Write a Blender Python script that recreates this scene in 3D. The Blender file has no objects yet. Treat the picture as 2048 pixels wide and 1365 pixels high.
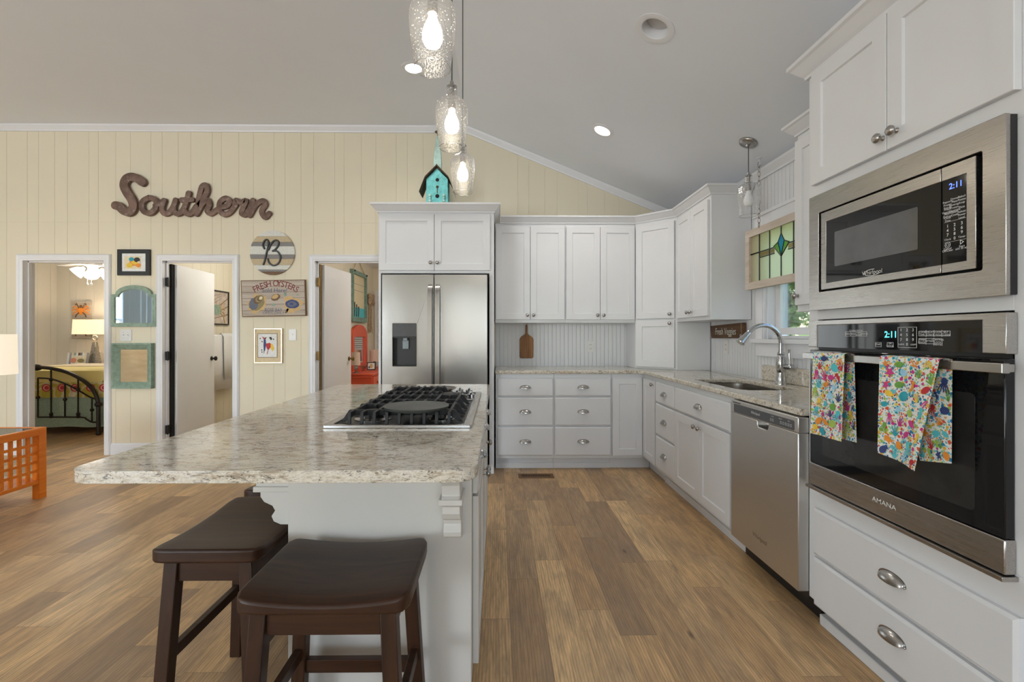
import bpy, bmesh, math, random
from mathutils import Vector, Matrix, geometry
random.seed(7)
S = bpy.context.scene
COL = S.collection
# ---------------------------------------------------------------- camera, world, daylight, exposure
F, PSI, CX, VH, CH = 925.0, math.radians(.6), 1005.0, 671.0, 1.235   # focal length (px of 2048), yaw, principal column, horizon row, eye height
cam = bpy.data.cameras.new('camera'); cam.sensor_width = 36.0; cam.lens = F/2048*36
cam.shift_x = (1024-CX)/2048; cam.shift_y = (VH-682.5)/2048; cam.clip_start = 0.02
co = bpy.data.objects.new('camera', cam); COL.objects.link(co)
co.location = (0, 0, CH); co.rotation_euler = (math.radians(90), 0, -PSI); S.camera = co
S.view_settings.view_transform = 'Standard'; S.view_settings.look = 'None'
S.view_settings.gamma = 1; S.view_settings.use_curve_mapping = False; S.view_settings.exposure = -0.1
W = bpy.data.worlds.new('sky'); S.world = W; W.use_nodes = True
nt = W.node_tree; sky = nt.nodes.new('ShaderNodeTexSky'); sky.sky_type = 'NISHITA'
sky.sun_elevation = math.radians(50); sky.sun_rotation = math.radians(10); sky.sun_disc = False
nt.links.new(sky.outputs[0], nt.nodes['Background'].inputs[0]); nt.nodes['Background'].inputs[1].default_value = .9

def light(kind, name, loc, energy, color=(1, 1, 1), size=None, rot=None, spot=None, radius=None):
    l = bpy.data.lights.new(name, kind); l.energy = energy; l.color = color
    if size: l.shape = 'RECTANGLE'; l.size, l.size_y = size
    if radius is not None and kind in ('POINT', 'SPOT'): l.shadow_soft_size = radius
    if spot: l.spot_size = math.radians(spot); l.spot_blend = 0.8
    o = bpy.data.objects.new(name, l); COL.objects.link(o); o.location = loc
    if rot: o.rotation_euler = [math.radians(a) for a in rot]
    return o
sun = light('SUN', 'sun', (-12, 2, 14), 6.0, (1, .96, .90)); sun.data.angle = .01; sun.rotation_euler = Vector((.62, -.10, -.78)).to_track_quat('-Z', 'Y').to_euler()
# lamps added for daylight at unseen windows behind and to the left of the camera
light('AREA', 'rear_ceiling_fill', (-5.35, -3.95, 1.3), 265, (.85, .925, 1), (2.8, 2.3), (130, 0, 0))  # added fill lamp, tilted up to brighten the ceiling
light('AREA', 'rear_sidelight_daylight', (-0.93, -3.95, 1.3), 12, (1, .97, .94), (.26, 2.3), (95, 0, 0))
light('AREA', 'rear_window_daylight', (1.05, -3.95, 1.5), 38, (.85, .925, 1), (1.2, 1.5), (125, 0, 0))

# ---------------------------------------------------------------- pixel rays (2048 x 1365) onto real planes
s_, c_ = math.sin(PSI), math.cos(PSI)
def ray(u, v):
    d = (u-CX)/F; return d*c_+s_, c_-d*s_, (VH-v)/F
def PY(u, v, Y):
    r = ray(u, v); t = Y/r[1]; return Vector((r[0]*t, Y, CH+r[2]*t))
def PX(u, v, X):
    r = ray(u, v); t = X/r[0]; return Vector((X, r[1]*t, CH+r[2]*t))
def PZ(u, v, Z):
    r = ray(u, v); t = (Z-CH)/r[2]; return Vector((r[0]*t, r[1]*t, Z))

# ---------------------------------------------------------------- materials
class N:
    def __init__(self, name):
        self.m = bpy.data.materials.new(name); self.m.use_nodes = True
        self.t = self.m.node_tree; self.b = self.t.nodes['Principled BSDF']; self.out = self.t.nodes['Material Output']
    def n(self, typ, **kw):
        o = self.t.nodes.new(typ)
        for k, v in kw.items(): setattr(o, k, v)
        return o
    def l(self, a, b): self.t.links.new(a, b)
    def math(self, op, a, b=None, c=None):
        o = self.n('ShaderNodeMath', operation=op)
        for i, x in enumerate((a, b, c)):
            if x is None: continue
            if isinstance(x, (int, float)): o.inputs[i].default_value = x
            else: self.l(x, o.inputs[i])
        return o.outputs[0]
    def pos(self, scale=(1, 1, 1), rot=(0, 0, 0), obj=False):
        tc = self.n('ShaderNodeTexCoord') if obj else self.n('ShaderNodeNewGeometry')
        mp = self.n('ShaderNodeMapping'); mp.inputs['Scale'].default_value = scale; mp.inputs['Rotation'].default_value = rot
        self.l(tc.outputs['Object' if obj else 'Position'], mp.inputs[0]); return mp.outputs[0]
    def noise(self, vec, scale=5, detail=4, rough=.55, dist=0):
        o = self.n('ShaderNodeTexNoise'); self.l(vec, o.inputs['Vector'])
        o.inputs['Scale'].default_value = scale; o.inputs['Detail'].default_value = detail
        o.inputs['Roughness'].default_value = rough; o.inputs['Distortion'].default_value = dist
        return o.outputs[0]
    def vor(self, vec, scale, feature='F1', out='Distance'):
        o = self.n('ShaderNodeTexVoronoi', feature=feature); self.l(vec, o.inputs['Vector']); o.inputs['Scale'].default_value = scale
        return o.outputs[out]
    def ramp(self, fac, stops, interp='LINEAR'):
        o = self.n('ShaderNodeValToRGB'); self.l(fac, o.inputs[0]); e = o.color_ramp; e.interpolation = interp
        while len(e.elements) < len(stops): e.elements.new(.5)
        for el, (p, c) in zip(e.elements, stops):
            el.position = p; el.color = (*c, 1) if len(c) == 3 else c
        return o.outputs[0]
    def mix(self, fac, a, b, blend='MIX'):
        o = self.n('ShaderNodeMix', data_type='RGBA', blend_type=blend)
        for i, x in ((0, fac), (6, a), (7, b)):
            if isinstance(x, (int, float)): o.inputs[i].default_value = x
            elif isinstance(x, tuple): o.inputs[i].default_value = (*x, 1)
            else: self.l(x, o.inputs[i])
        return o.outputs[2]
    def bump(self, h, strength=.2, dist=.002):
        o = self.n('ShaderNodeBump'); o.inputs['Strength'].default_value = strength; o.inputs['Distance'].default_value = dist
        self.l(h, o.inputs['Height']); self.l(o.outputs[0], self.b.inputs['Normal'])
    def col(self, c):
        if isinstance(c, tuple): self.b.inputs['Base Color'].default_value = (*c, 1)
        else: self.l(c, self.b.inputs['Base Color'])
    def set(self, rough=None, metal=None, spec=None, coat=None, emit=None, es=None):
        i = self.b.inputs
        if rough is not None: i['Roughness'].default_value = rough
        if metal is not None: i['Metallic'].default_value = metal
        if spec is not None: i['Specular IOR Level'].default_value = spec
        if coat is not None: i['Coat Weight'].default_value = coat; i['Coat Roughness'].default_value = .08
        if emit: i['Emission Color'].default_value = (*emit, 1); i['Emission Strength'].default_value = es
        return self

def plain(name, c, rough=.5, metal=0, var=.06, scale=14, spec=.5, bump=0, coat=None, st=(1, 1, 1)):
    n = N(name); f = n.noise(n.pos(st, obj=True), scale, 3)
    d = tuple(x*(1-var) for x in c); b = tuple(min(1, x*(1+var)) for x in c)
    n.col(n.ramp(f, [(.3, d), (.7, b)])); n.set(rough, metal, spec, coat)
    if bump: n.bump(f, bump)
    return n.m
def glow(name, c, s):
    n = N(name); n.col(c); n.set(.5, emit=c, es=s); return n.m

M = {}
M['white'] = plain('white_cabinet_paint', (.755, .76, .775), .38, var=.015, scale=3)
M['trim'] = plain('white_trim_paint', (.82, .825, .85), .4, var=.015, scale=3)
M['islandshaded'] = plain('shaded_cream_island_white', (.66, .635, .59), .42, var=.02, scale=3)  # cream white with the overhang's shade put into the colour
M['ceiling'] = plain('flat_white_ceiling_paint', (.83, .86, .91), .9, var=.012, scale=1.5)
M['wall'] = plain('pale_yellow_wall_paint', (.80, .725, .56), .6, var=.02, scale=1.2)
M['bedwall'] = plain('greige_bedroom_wall_paint', (.74, .70, .62), .65, var=.02, scale=1.2)
M['bathwall'] = plain('cream_bathroom_wall_paint', (.78, .72, .58), .6, var=.02, scale=1.2)
M['bead'] = plain('white_beadboard_paint', (.78, .785, .80), .45, var=.015, scale=3)
M['doorpaint'] = plain('white_door_paint', (.80, .80, .81), .4, var=.015, scale=2)
M['nickel'] = plain('brushed_nickel', (.42, .405, .39), .25, 1, .03, 30)
M['chrome'] = plain('polished_chrome', (.58, .59, .61), .08, 1, .02)
M['blackmetal'] = plain('oil_rubbed_black_metal', (.03, .028, .026), .4, .6, .2, 40)
M['brass'] = plain('aged_brass', (.28, .18, .07), .35, 1, .2, 40)
M['iron'] = plain('matte_cast_iron', (.018, .018, .019), .55, .1, .25, 60, bump=.15)
M['black'] = plain('black_plastic', (.012, .012, .013), .35, 0, .1)
M['greyplastic'] = plain('dark_grey_plastic', (.07, .072, .076), .3, 0, .08)
M['blackglass'] = plain('black_appliance_glass', (.007, .007, .008), .04, 0, .1, spec=.42)
M['windowglass'] = plain('dark_oven_window_glass', (.026, .025, .024), .05, 0, .2, spec=.5)
M['mwglass'] = plain('grey_screened_microwave_window', (.085, .085, .088), .05, 0, .1, coat=.5, spec=.7)
M['whiteplastic'] = plain('white_plastic', (.80, .79, .76), .35, 0, .02)
M['print'] = plain('white_panel_print', (.82, .82, .83), .6, 0, .02)
M['digits'] = glow('blue_green_clock_digits', (.10, .75, .85), 2.2)
M['bluedigits'] = glow('blue_clock_digits', (.10, .18, 1.0), 2.5)
M['hole'] = plain('dark_recess', (.01, .01, .01), .9)
def steel(name, c, ax, rough=.28):
    n = N(name); sc = [420, 420, 420]; sc[ax] = 5
    f = n.noise(n.pos(tuple(sc)), 1, 2); g = n.noise(n.pos((1.3, 1.3, .6)), 2.0, 2)
    n.col(n.ramp(f, [(.3, tuple(x*.985 for x in c)), (.7, tuple(x*1.012 for x in c))])); n.set(rough, 1)
    n.l(n.ramp(f, [(.3, (rough-.012,)*3), (.7, (rough+.012,)*3)]), n.b.inputs['Roughness'])
    n.b.inputs['Anisotropic'].default_value = .4; n.bump(g, .25, .010); return n.m
M['steel'] = steel('brushed_stainless_steel', (.46, .44, .42), 1)
M['fridge'] = steel('brushed_refrigerator_steel', (.40, .395, .39), 2, .22)
M['dwsteel'] = steel('dishwasher_steel', (.60, .585, .56), 1, .38)
M['sinksteel'] = steel('sink_steel', (.36, .33, .30), 1, .3)
# plank floor
n = N('rustic_oak_plank_floor'); g = n.n('ShaderNodeNewGeometry'); sp = n.n('ShaderNodeSeparateXYZ'); n.l(g.outputs['Position'], sp.inputs[0])
x, y = sp.outputs[0], sp.outputs[1]
cx = n.math('DIVIDE', n.math('ADD', x, 20.045), .150); ci = n.math('FLOOR', cx)
wn = n.n('ShaderNodeTexWhiteNoise', noise_dimensions='1D'); n.l(ci, wn.inputs['W'])
cy = n.math('DIVIDE', n.math('ADD', y, n.math('MULTIPLY', wn.outputs[0], 7.3)), .92); ri = n.math('FLOOR', cy)
cb = n.n('ShaderNodeCombineXYZ'); n.l(ci, cb.inputs[0]); n.l(ri, cb.inputs[1])
w2 = n.n('ShaderNodeTexWhiteNoise', noise_dimensions='3D'); n.l(cb.outputs[0], w2.inputs['Vector'])
rnd = w2.outputs[0]
off = n.n('ShaderNodeVectorMath', operation='MULTIPLY_ADD'); n.l(cb.outputs[0], off.inputs[0]); off.inputs[1].default_value = (3.7, 5.3, 0); n.l(g.outputs['Position'], off.inputs[2])
def mp_(sc):
    m_ = n.n('ShaderNodeMapping'); m_.inputs['Scale'].default_value = sc; n.l(off.outputs[0], m_.inputs[0]); return m_.outputs[0]
g1 = n.noise(mp_((22, 1.7, 1)), 2.0, 7, .66, 1.2); g2 = n.noise(mp_((6, 1.6, 1)), 1.7, 5, .62, .9); g3 = n.noise(mp_((130, 3.0, 1)), 2, 3, .6)
cathedral = n.n('ShaderNodeTexWave', wave_type='RINGS', rings_direction='Z'); n.l(mp_((8, .55, 1)), cathedral.inputs['Vector'])
cathedral.inputs['Scale'].default_value = 3.2; cathedral.inputs['Distortion'].default_value = 3.5; cathedral.inputs['Detail'].default_value = 3
base = n.ramp(rnd, [(0, (.42, .265, .145)), (.14, (.86, .55, .26)), (.28, (.62, .39, .20)), (.42, (.97, .66, .335)), (.56, (.76, .475, .22)), (.70, (.46, .30, .17)), (.85, (.93, .63, .325)), (1, (.68, .42, .20))])
c1 = n.mix(n.ramp(g1, [(.36, (1, 1, 1)), (.60, (0, 0, 0))]), base, n.mix(.46, base, (.22, .135, .075)))
c2 = n.mix(n.ramp(g2, [(.36, (.9, .9, .9)), (.56, (0, 0, 0))]), c1, n.mix(.5, c1, (.26, .185, .13)))
c3 = n.mix(n.ramp(g3, [(.34, (.38,)*3), (.50, (0, 0, 0))]), c2, (.155, .095, .052))
c4 = n.mix(n.ramp(cathedral.outputs[0], [(.0, (.34,)*3), (.35, (0, 0, 0))]), c3, (.19, .115, .065))
knot = n.vor(mp_((3.2, 1.2, 1)), 1.5)
c5 = n.mix(n.ramp(knot, [(.02, (.8,)*3), (.07, (0, 0, 0))]), c4, (.07, .045, .03))
fx = n.math('FRACT', cx); fy = n.math('FRACT', cy)
ex = n.math('MINIMUM', fx, n.math('SUBTRACT', 1, fx)); ey = n.math('MINIMUM', fy, n.math('SUBTRACT', 1, fy))
sx = n.math('LESS_THAN', ex, .008); sy = n.math('LESS_THAN', ey, .0014); seam = n.math('MAXIMUM', sx, sy)
n.col(n.mix(n.math('MULTIPLY', seam, .5), c5, (.10, .06, .035))); n.set(.42, spec=.45)
n.bump(n.math('SUBTRACT', n.math('MULTIPLY', g1, .4), seam), .18, .0015); M['floor'] = n.m
# granite
def granite(name, sc, rot, k=1):
    n = N(name); v = n.pos(sc, rot)
    a = n.noise(v, 3.2, 9, .66, 1.1); b = n.noise(v, 6.5, 8, .70, .9); c = n.noise(v, 2.0, 5, .6, 1.6); d = n.noise(n.pos((1, 1, 1)), 160, 3, .7)
    base = n.ramp(a, [(.30, (.26, .20, .14)), (.40, (.50, .42, .32)), (.47, (.74, .68, .57)), (.58, (.80, .75, .66)), (.66, (.60, .52, .42)), (.76, (.42, .36, .30))])
    base = n.mix(n.ramp(d, [(.4, (.30,)*3), (.6, (0, 0, 0))]), base, (.36, .29, .22))
    gr = n.ramp(b, [(.32, (1, 1, 1)), (.41, (0, 0, 0))]); base = n.mix(n.math('MULTIPLY', gr, .85*k), base, (.13, .105, .085))
    for off, wd in ((.5, .020), (.40, .012), (.60, .012)):
        ridge = n.math('ABSOLUTE', n.math('SUBTRACT', c, off)); vein = n.ramp(ridge, [(.003, (1, 1, 1)), (wd, (0, 0, 0))])
        msk = n.ramp(n.noise(v, 3.1+off*4, 4, .6, .5), [(.46, (0, 0, 0)), (.56, (1, 1, 1))])
        base = n.mix(n.math('MULTIPLY', n.math('MULTIPLY', vein, msk), .94*k), base, (.024, .021, .021))
    tan = n.ramp(n.noise(v, 1.3, 4, .5, .8), [(.60, (0, 0, 0)), (.70, (1, 1, 1))]); base = n.mix(n.math('MULTIPLY', tan, .4), base, (.48, .34, .20))
    n.col(base); n.set(.09, spec=.6); return n.m
M['granite'] = granite('cream_veined_island_granite', (4.2, 9.5, 15), (0, 0, .14))
M['granite2'] = granite('cream_speckled_granite', (7, 9, 11), (0, 0, .5), 1)
# woods
def wood(name, lo, hi, ax, rough=.35, sc=6):
    n = N(name); s3 = [sc*4]*3; s3[ax] = sc*.35
    f = n.noise(n.pos(tuple(s3), obj=True), 1, 5, .62, .8); n.col(n.ramp(f, [(.3, lo), (.7, hi)])); n.set(rough, spec=.35); n.bump(f, .08); return n.m
M['stoolx'] = wood('dark_espresso_wood', (.020, .008, .004), (.060, .024, .011), 0, .40)
M['stoolz'] = wood('dark_espresso_leg_wood', (.018, .008, .004), (.058, .023, .010), 2, .42)
M['orange'] = wood('orange_stained_wood', (.74, .17, .010), (.88, .27, .030), 1, .3)
M['paddle'] = wood('honey_brown_board_wood', (.15, .055, .012), (.42, .19, .055), 2, .45, 7)
M['signwood'] = wood('brown_stained_sign_wood', (.07, .035, .018), (.19, .095, .045), 1, .6)
M['weathered'] = wood('weathered_plank_wood', (.38, .31, .25), (.66, .58, .50), 0, .7, 4)
M['panelwood'] = wood('whitewashed_old_frame_wood', (.52, .43, .35), (.70, .62, .54), 1, .7)
M['greenwood'] = plain('distressed_sage_green_paint', (.26, .36, .28), .6, 0, .22, 26)
M['greenwood2'] = plain('distressed_teal_green_paint', (.20, .31, .26), .6, 0, .25, 26)
M['coral'] = plain('coral_red_furniture_paint', (.72, .10, .045), .35, 0, .04)
n = N('rusted_metal_sheet'); v = n.pos((1, 1, 1), obj=True)
n.col(n.mix(n.ramp(n.noise(v, 26, 6, .7), [(.55, (0, 0, 0)), (.72, (.75,)*3)]), n.ramp(n.noise(v, 9, 5), [(.3, (.13, .078, .058)), (.7, (.25, .16, .125))]), (.40, .34, .30)))
n.set(.6, .35); n.bump(n.noise(v, 60, 4), .25); M['rust'] = n.m
M['rustedge'] = plain('dark_rusted_edge', (.055, .038, .026), .7, .2, .2, 40)
n = N('mirror_glass'); n.col(n.ramp(n.noise(n.pos(), 3, 2), [(.3, (.82, .86, .87)), (.7, (.88, .90, .90))])); n.set(.02, 1); M['mirror'] = n.m
n = N('antiqued_brown_mirror_glass'); n.col(n.ramp(n.noise(n.pos((1, 1, 3)), 5, 3), [(.3, (.40, .29, .17)), (.7, (.50, .38, .24))])); n.set(.32, .75); M['oldmirror'] = n.m
# clear glass: thin sheet, mirror-like at grazing angles, see-through otherwise
def thin(name, tint, bumpscale, strength, gloss=.05, trans=None, seeds=False):
    n = N(name); t = n.t; t.nodes.remove(n.b)
    tr = n.n('ShaderNodeBsdfTransparent'); tr.inputs[0].default_value = (*tint, 1)
    gl = n.n('ShaderNodeBsdfGlossy'); gl.inputs['Roughness'].default_value = gloss
    lw = n.n('ShaderNodeFresnel'); lw.inputs[0].default_value = 1.5
    v = n.pos(); h = n.vor(v, bumpscale) if seeds else n.noise(v, bumpscale, 3, .5, .6)
    bp = n.n('ShaderNodeBump'); bp.inputs['Strength'].default_value = strength; bp.inputs['Distance'].default_value = .003
    n.l(h, bp.inputs['Height']); n.l(bp.outputs[0], gl.inputs['Normal']); n.l(bp.outputs[0], lw.inputs['Normal'])
    mx = n.n('ShaderNodeMixShader'); f = n.math('MINIMUM', n.math('ADD', n.math('MULTIPLY', lw.outputs[0], 1.0), .015), .75)
    n.l(f, mx.inputs[0]); n.l(tr.outputs[0], mx.inputs[1]); n.l(gl.outputs[0], mx.inputs[2]); last = mx.outputs[0]
    if trans:
        fac = n.ramp(n.vor(n.pos(), 120), [(.13, (.45,)*3), (.22, (trans[1],)*3)]) if seeds else None
        tl = n.n('ShaderNodeBsdfTranslucent'); tl.inputs[0].default_value = (*trans[0], 1); m2 = n.n('ShaderNodeMixShader'); m2.inputs[0].default_value = trans[1]
        if seeds: n.l(fac, m2.inputs[0])
        n.l(last, m2.inputs[1]); n.l(tl.outputs[0], m2.inputs[2]); last = m2.outputs[0]
    n.l(last, n.out.inputs[0]); return n.m
M['seeded'] = thin('clear_seeded_glass', (.975, .975, .975), 150, .6, .04, ((.9, .9, .88), .03), seeds=True)
M['clear'] = thin('clear_window_glass', (.95, .97, .96), 3, .02, .02)
M['frost'] = thin('hammered_clear_glass', (.80, .80, .70), 70, .9, .12, ((1.0, .95, .80), .75))
M['sgblue'] = thin('turquoise_art_glass', (.06, .55, .80), 60, .5, .1, ((.06, .60, .90), .5))
M['sggreen'] = thin('lime_art_glass', (.40, .62, .22), 60, .5, .1, ((.45, .72, .25), .5))
M['sgtan'] = thin('tan_art_glass', (.62, .50, .32), 60, .5, .1, ((.70, .58, .38), .5))
M['tableglass'] = thin('smoky_table_glass', (.45, .46, .45), 3, .02, .02)
M['bulb'] = glow('lit_bulb_glass', (1, .88, .72), 22)
M['bulbdim'] = plain('unlit_white_bulb', (.90, .90, .91), .25, 0, .01)
M['can'] = glow('lit_downlight_lens', (1, .97, .92), 14)
M['canoff'] = plain('frosted_downlight_lens', (.58, .58, .58), .5, 0, .02)
M['fanglass'] = glow('lit_fan_shade_glass', (1, .92, .80), 3.0)
M['shadelit'] = glow('lit_linen_shade', (.95, .78, .52), .75)
M['shade'] = glow('glowing_cream_linen_shade', (.92, .82, .66), .72)
def fabric(name, c, var=.1, sc=200):
    n = N(name); f = n.noise(n.pos(obj=True), sc, 2); n.col(n.ramp(f, [(.3, tuple(x*(1-var) for x in c)), (.7, tuple(min(1, x*(1+var)) for x in c))]))
    n.set(.9, spec=.2); n.b.inputs['Sheen Weight'].default_value = .2; n.bump(f, .2); return n.m
M['towelwhite'] = fabric('white_terry_cloth', (.80, .80, .80))
M['yellowquilt'] = fabric('pale_yellow_quilt', (.80, .66, .26), .06)
M['sheet'] = fabric('white_sheet', (.80, .76, .70), .05)
M['pinktop'] = fabric('cream_printed_quilt_top', (.78, .66, .48), .1, 9)
n = N('green_dotted_bed_skirt'); n.col(n.mix(n.ramp(n.vor(n.pos((1, 1, 1)), 60), [(.30, (.55,)*3), (.36, (0, 0, 0))]), (.33, .44, .35), (.60, .66, .56))); n.set(.9); M['skirt'] = n.m
n = N('paisley_quilt_border'); v = n.pos((1, 1, 1)); w_ = n.n('ShaderNodeTexWave', wave_type='RINGS'); n.l(v, w_.inputs[0]); w_.inputs['Scale'].default_value = 5; w_.inputs['Distortion'].default_value = 6
n.col(n.ramp(w_.outputs[0], [(0, (.50, .42, .06)), (.45, (.62, .50, .10)), (.6, (.78, .72, .55)), (1, (.55, .44, .06))])); n.set(.9); M['paisley'] = n.m
def art(name, c, rough=.6): return plain(name, c, rough, 0, .08, 50)
for k, c in dict(red=(.52, .03, .035), darkred=(.20, .03, .03), orange2=(.85, .30, .04), yellow=(.85, .58, .06), navy=(.04, .06, .20), teal=(.03, .36, .46), aqua=(.10, .55, .62),
                 lime=(.38, .55, .10), leaf=(.16, .38, .07), ink=(.03, .025, .025), paper=(.82, .82, .80), mat=(.72, .58, .36), cream=(.78, .68, .46), olive=(.30, .24, .10),
                 brown=(.17, .09, .04), greyart=(.34, .33, .33), slate=(.13, .14, .19), shellgold=(.62, .42, .18), skin=(.70, .30, .20), magenta=(.62, .05, .25), sky=(.35, .65, .82),
                 plankwhite=(.72, .72, .66), planktan=(.56, .45, .28), plankgrey=(.24, .225, .215), pink=(.80, .45, .38), greyblue=(.30, .34, .36)).items():
    M[k] = art('art_'+k, c)
M['goldframe'] = plain('champagne_gold_frame', (.62, .50, .32), .3, .8, .08)
M['birdteal'] = plain('distressed_turquoise_paint', (.16, .55, .55), .6, 0, .25, 22)
M['birdpale'] = plain('pale_mint_painted_wood', (.46, .66, .60), .6, 0, .15, 22)
M['birdroof'] = plain('rusty_bark_roof', (.10, .065, .04), .8, 0, .3, 40)
M['bowfab'] = plain('shell_print_ribbon', (.46, .33, .22), .8, 0, .55, 45)
M['foliage'] = None
n = N('summer_leaves'); oi = n.noise(n.pos(), 1.4, 3); n.col(n.ramp(oi, [(.3, (.15, .29, .06)), (.7, (.42, .58, .18))])); n.set(.7)
tl = n.n('ShaderNodeBsdfTranslucent'); tl.inputs[0].default_value = (.30, .48, .08, 1); mx = n.n('ShaderNodeMixShader'); mx.inputs[0].default_value = .35
n.l(n.b.outputs[0], mx.inputs[1]); n.l(tl.outputs[0], mx.inputs[2]); n.l(mx.outputs[0], n.out.inputs[0]); M['foliage'] = n.m
M['bark'] = plain('grey_brown_bark', (.16, .12, .09), .9, 0, .3, 20)
M['grass'] = plain('lawn_green', (.12, .22, .04), .9, 0, .3, 8)
# sea-life tea towel
n = N('sea_life_print_cotton'); v = n.pos((1, 1, 1), obj=True)
nz = n.n('ShaderNodeTexNoise'); n.l(v, nz.inputs['Vector']); nz.inputs['Scale'].default_value = 45
dv = n.n('ShaderNodeVectorMath', operation='MULTIPLY_ADD'); n.l(nz.outputs['Color'], dv.inputs[0]); dv.inputs[1].default_value = (.012,)*3; n.l(v, dv.inputs[2])
def spots(scale, lo, hi, pal, prev, amt=1.0):
    o = n.n('ShaderNodeTexVoronoi'); n.l(dv.outputs[0], o.inputs['Vector']); o.inputs['Scale'].default_value = scale
    sp2 = n.n('ShaderNodeSeparateColor'); n.l(o.outputs['Color'], sp2.inputs[0])
    colr = n.ramp(sp2.outputs[0], [(i/len(pal), c) for i, c in enumerate(pal)], 'CONSTANT')
    f = n.ramp(o.outputs['Distance'], [(lo, (amt,)*3), (hi, (0, 0, 0))]); return n.mix(f, prev, colr)
pal1 = [(.03, .34, .45), (.80, .42, .06), (.35, .52, .08), (.03, .22, .45), (.72, .10, .05), (.16, .52, .60), (.76, .60, .12), (.62, .05, .25)]
pal2 = [(.85, .40, .08), (.10, .45, .60), (.40, .58, .12), (.80, .82, .76), (.05, .10, .35), (.78, .12, .08), (.25, .60, .70)]
c = spots(150, .42, .50, pal2, (.80, .81, .76)); c = spots(70, .36, .42, pal1, c)
n.col(c); n.set(.9, spec=.15); M['towelprint'] = n.m
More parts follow.
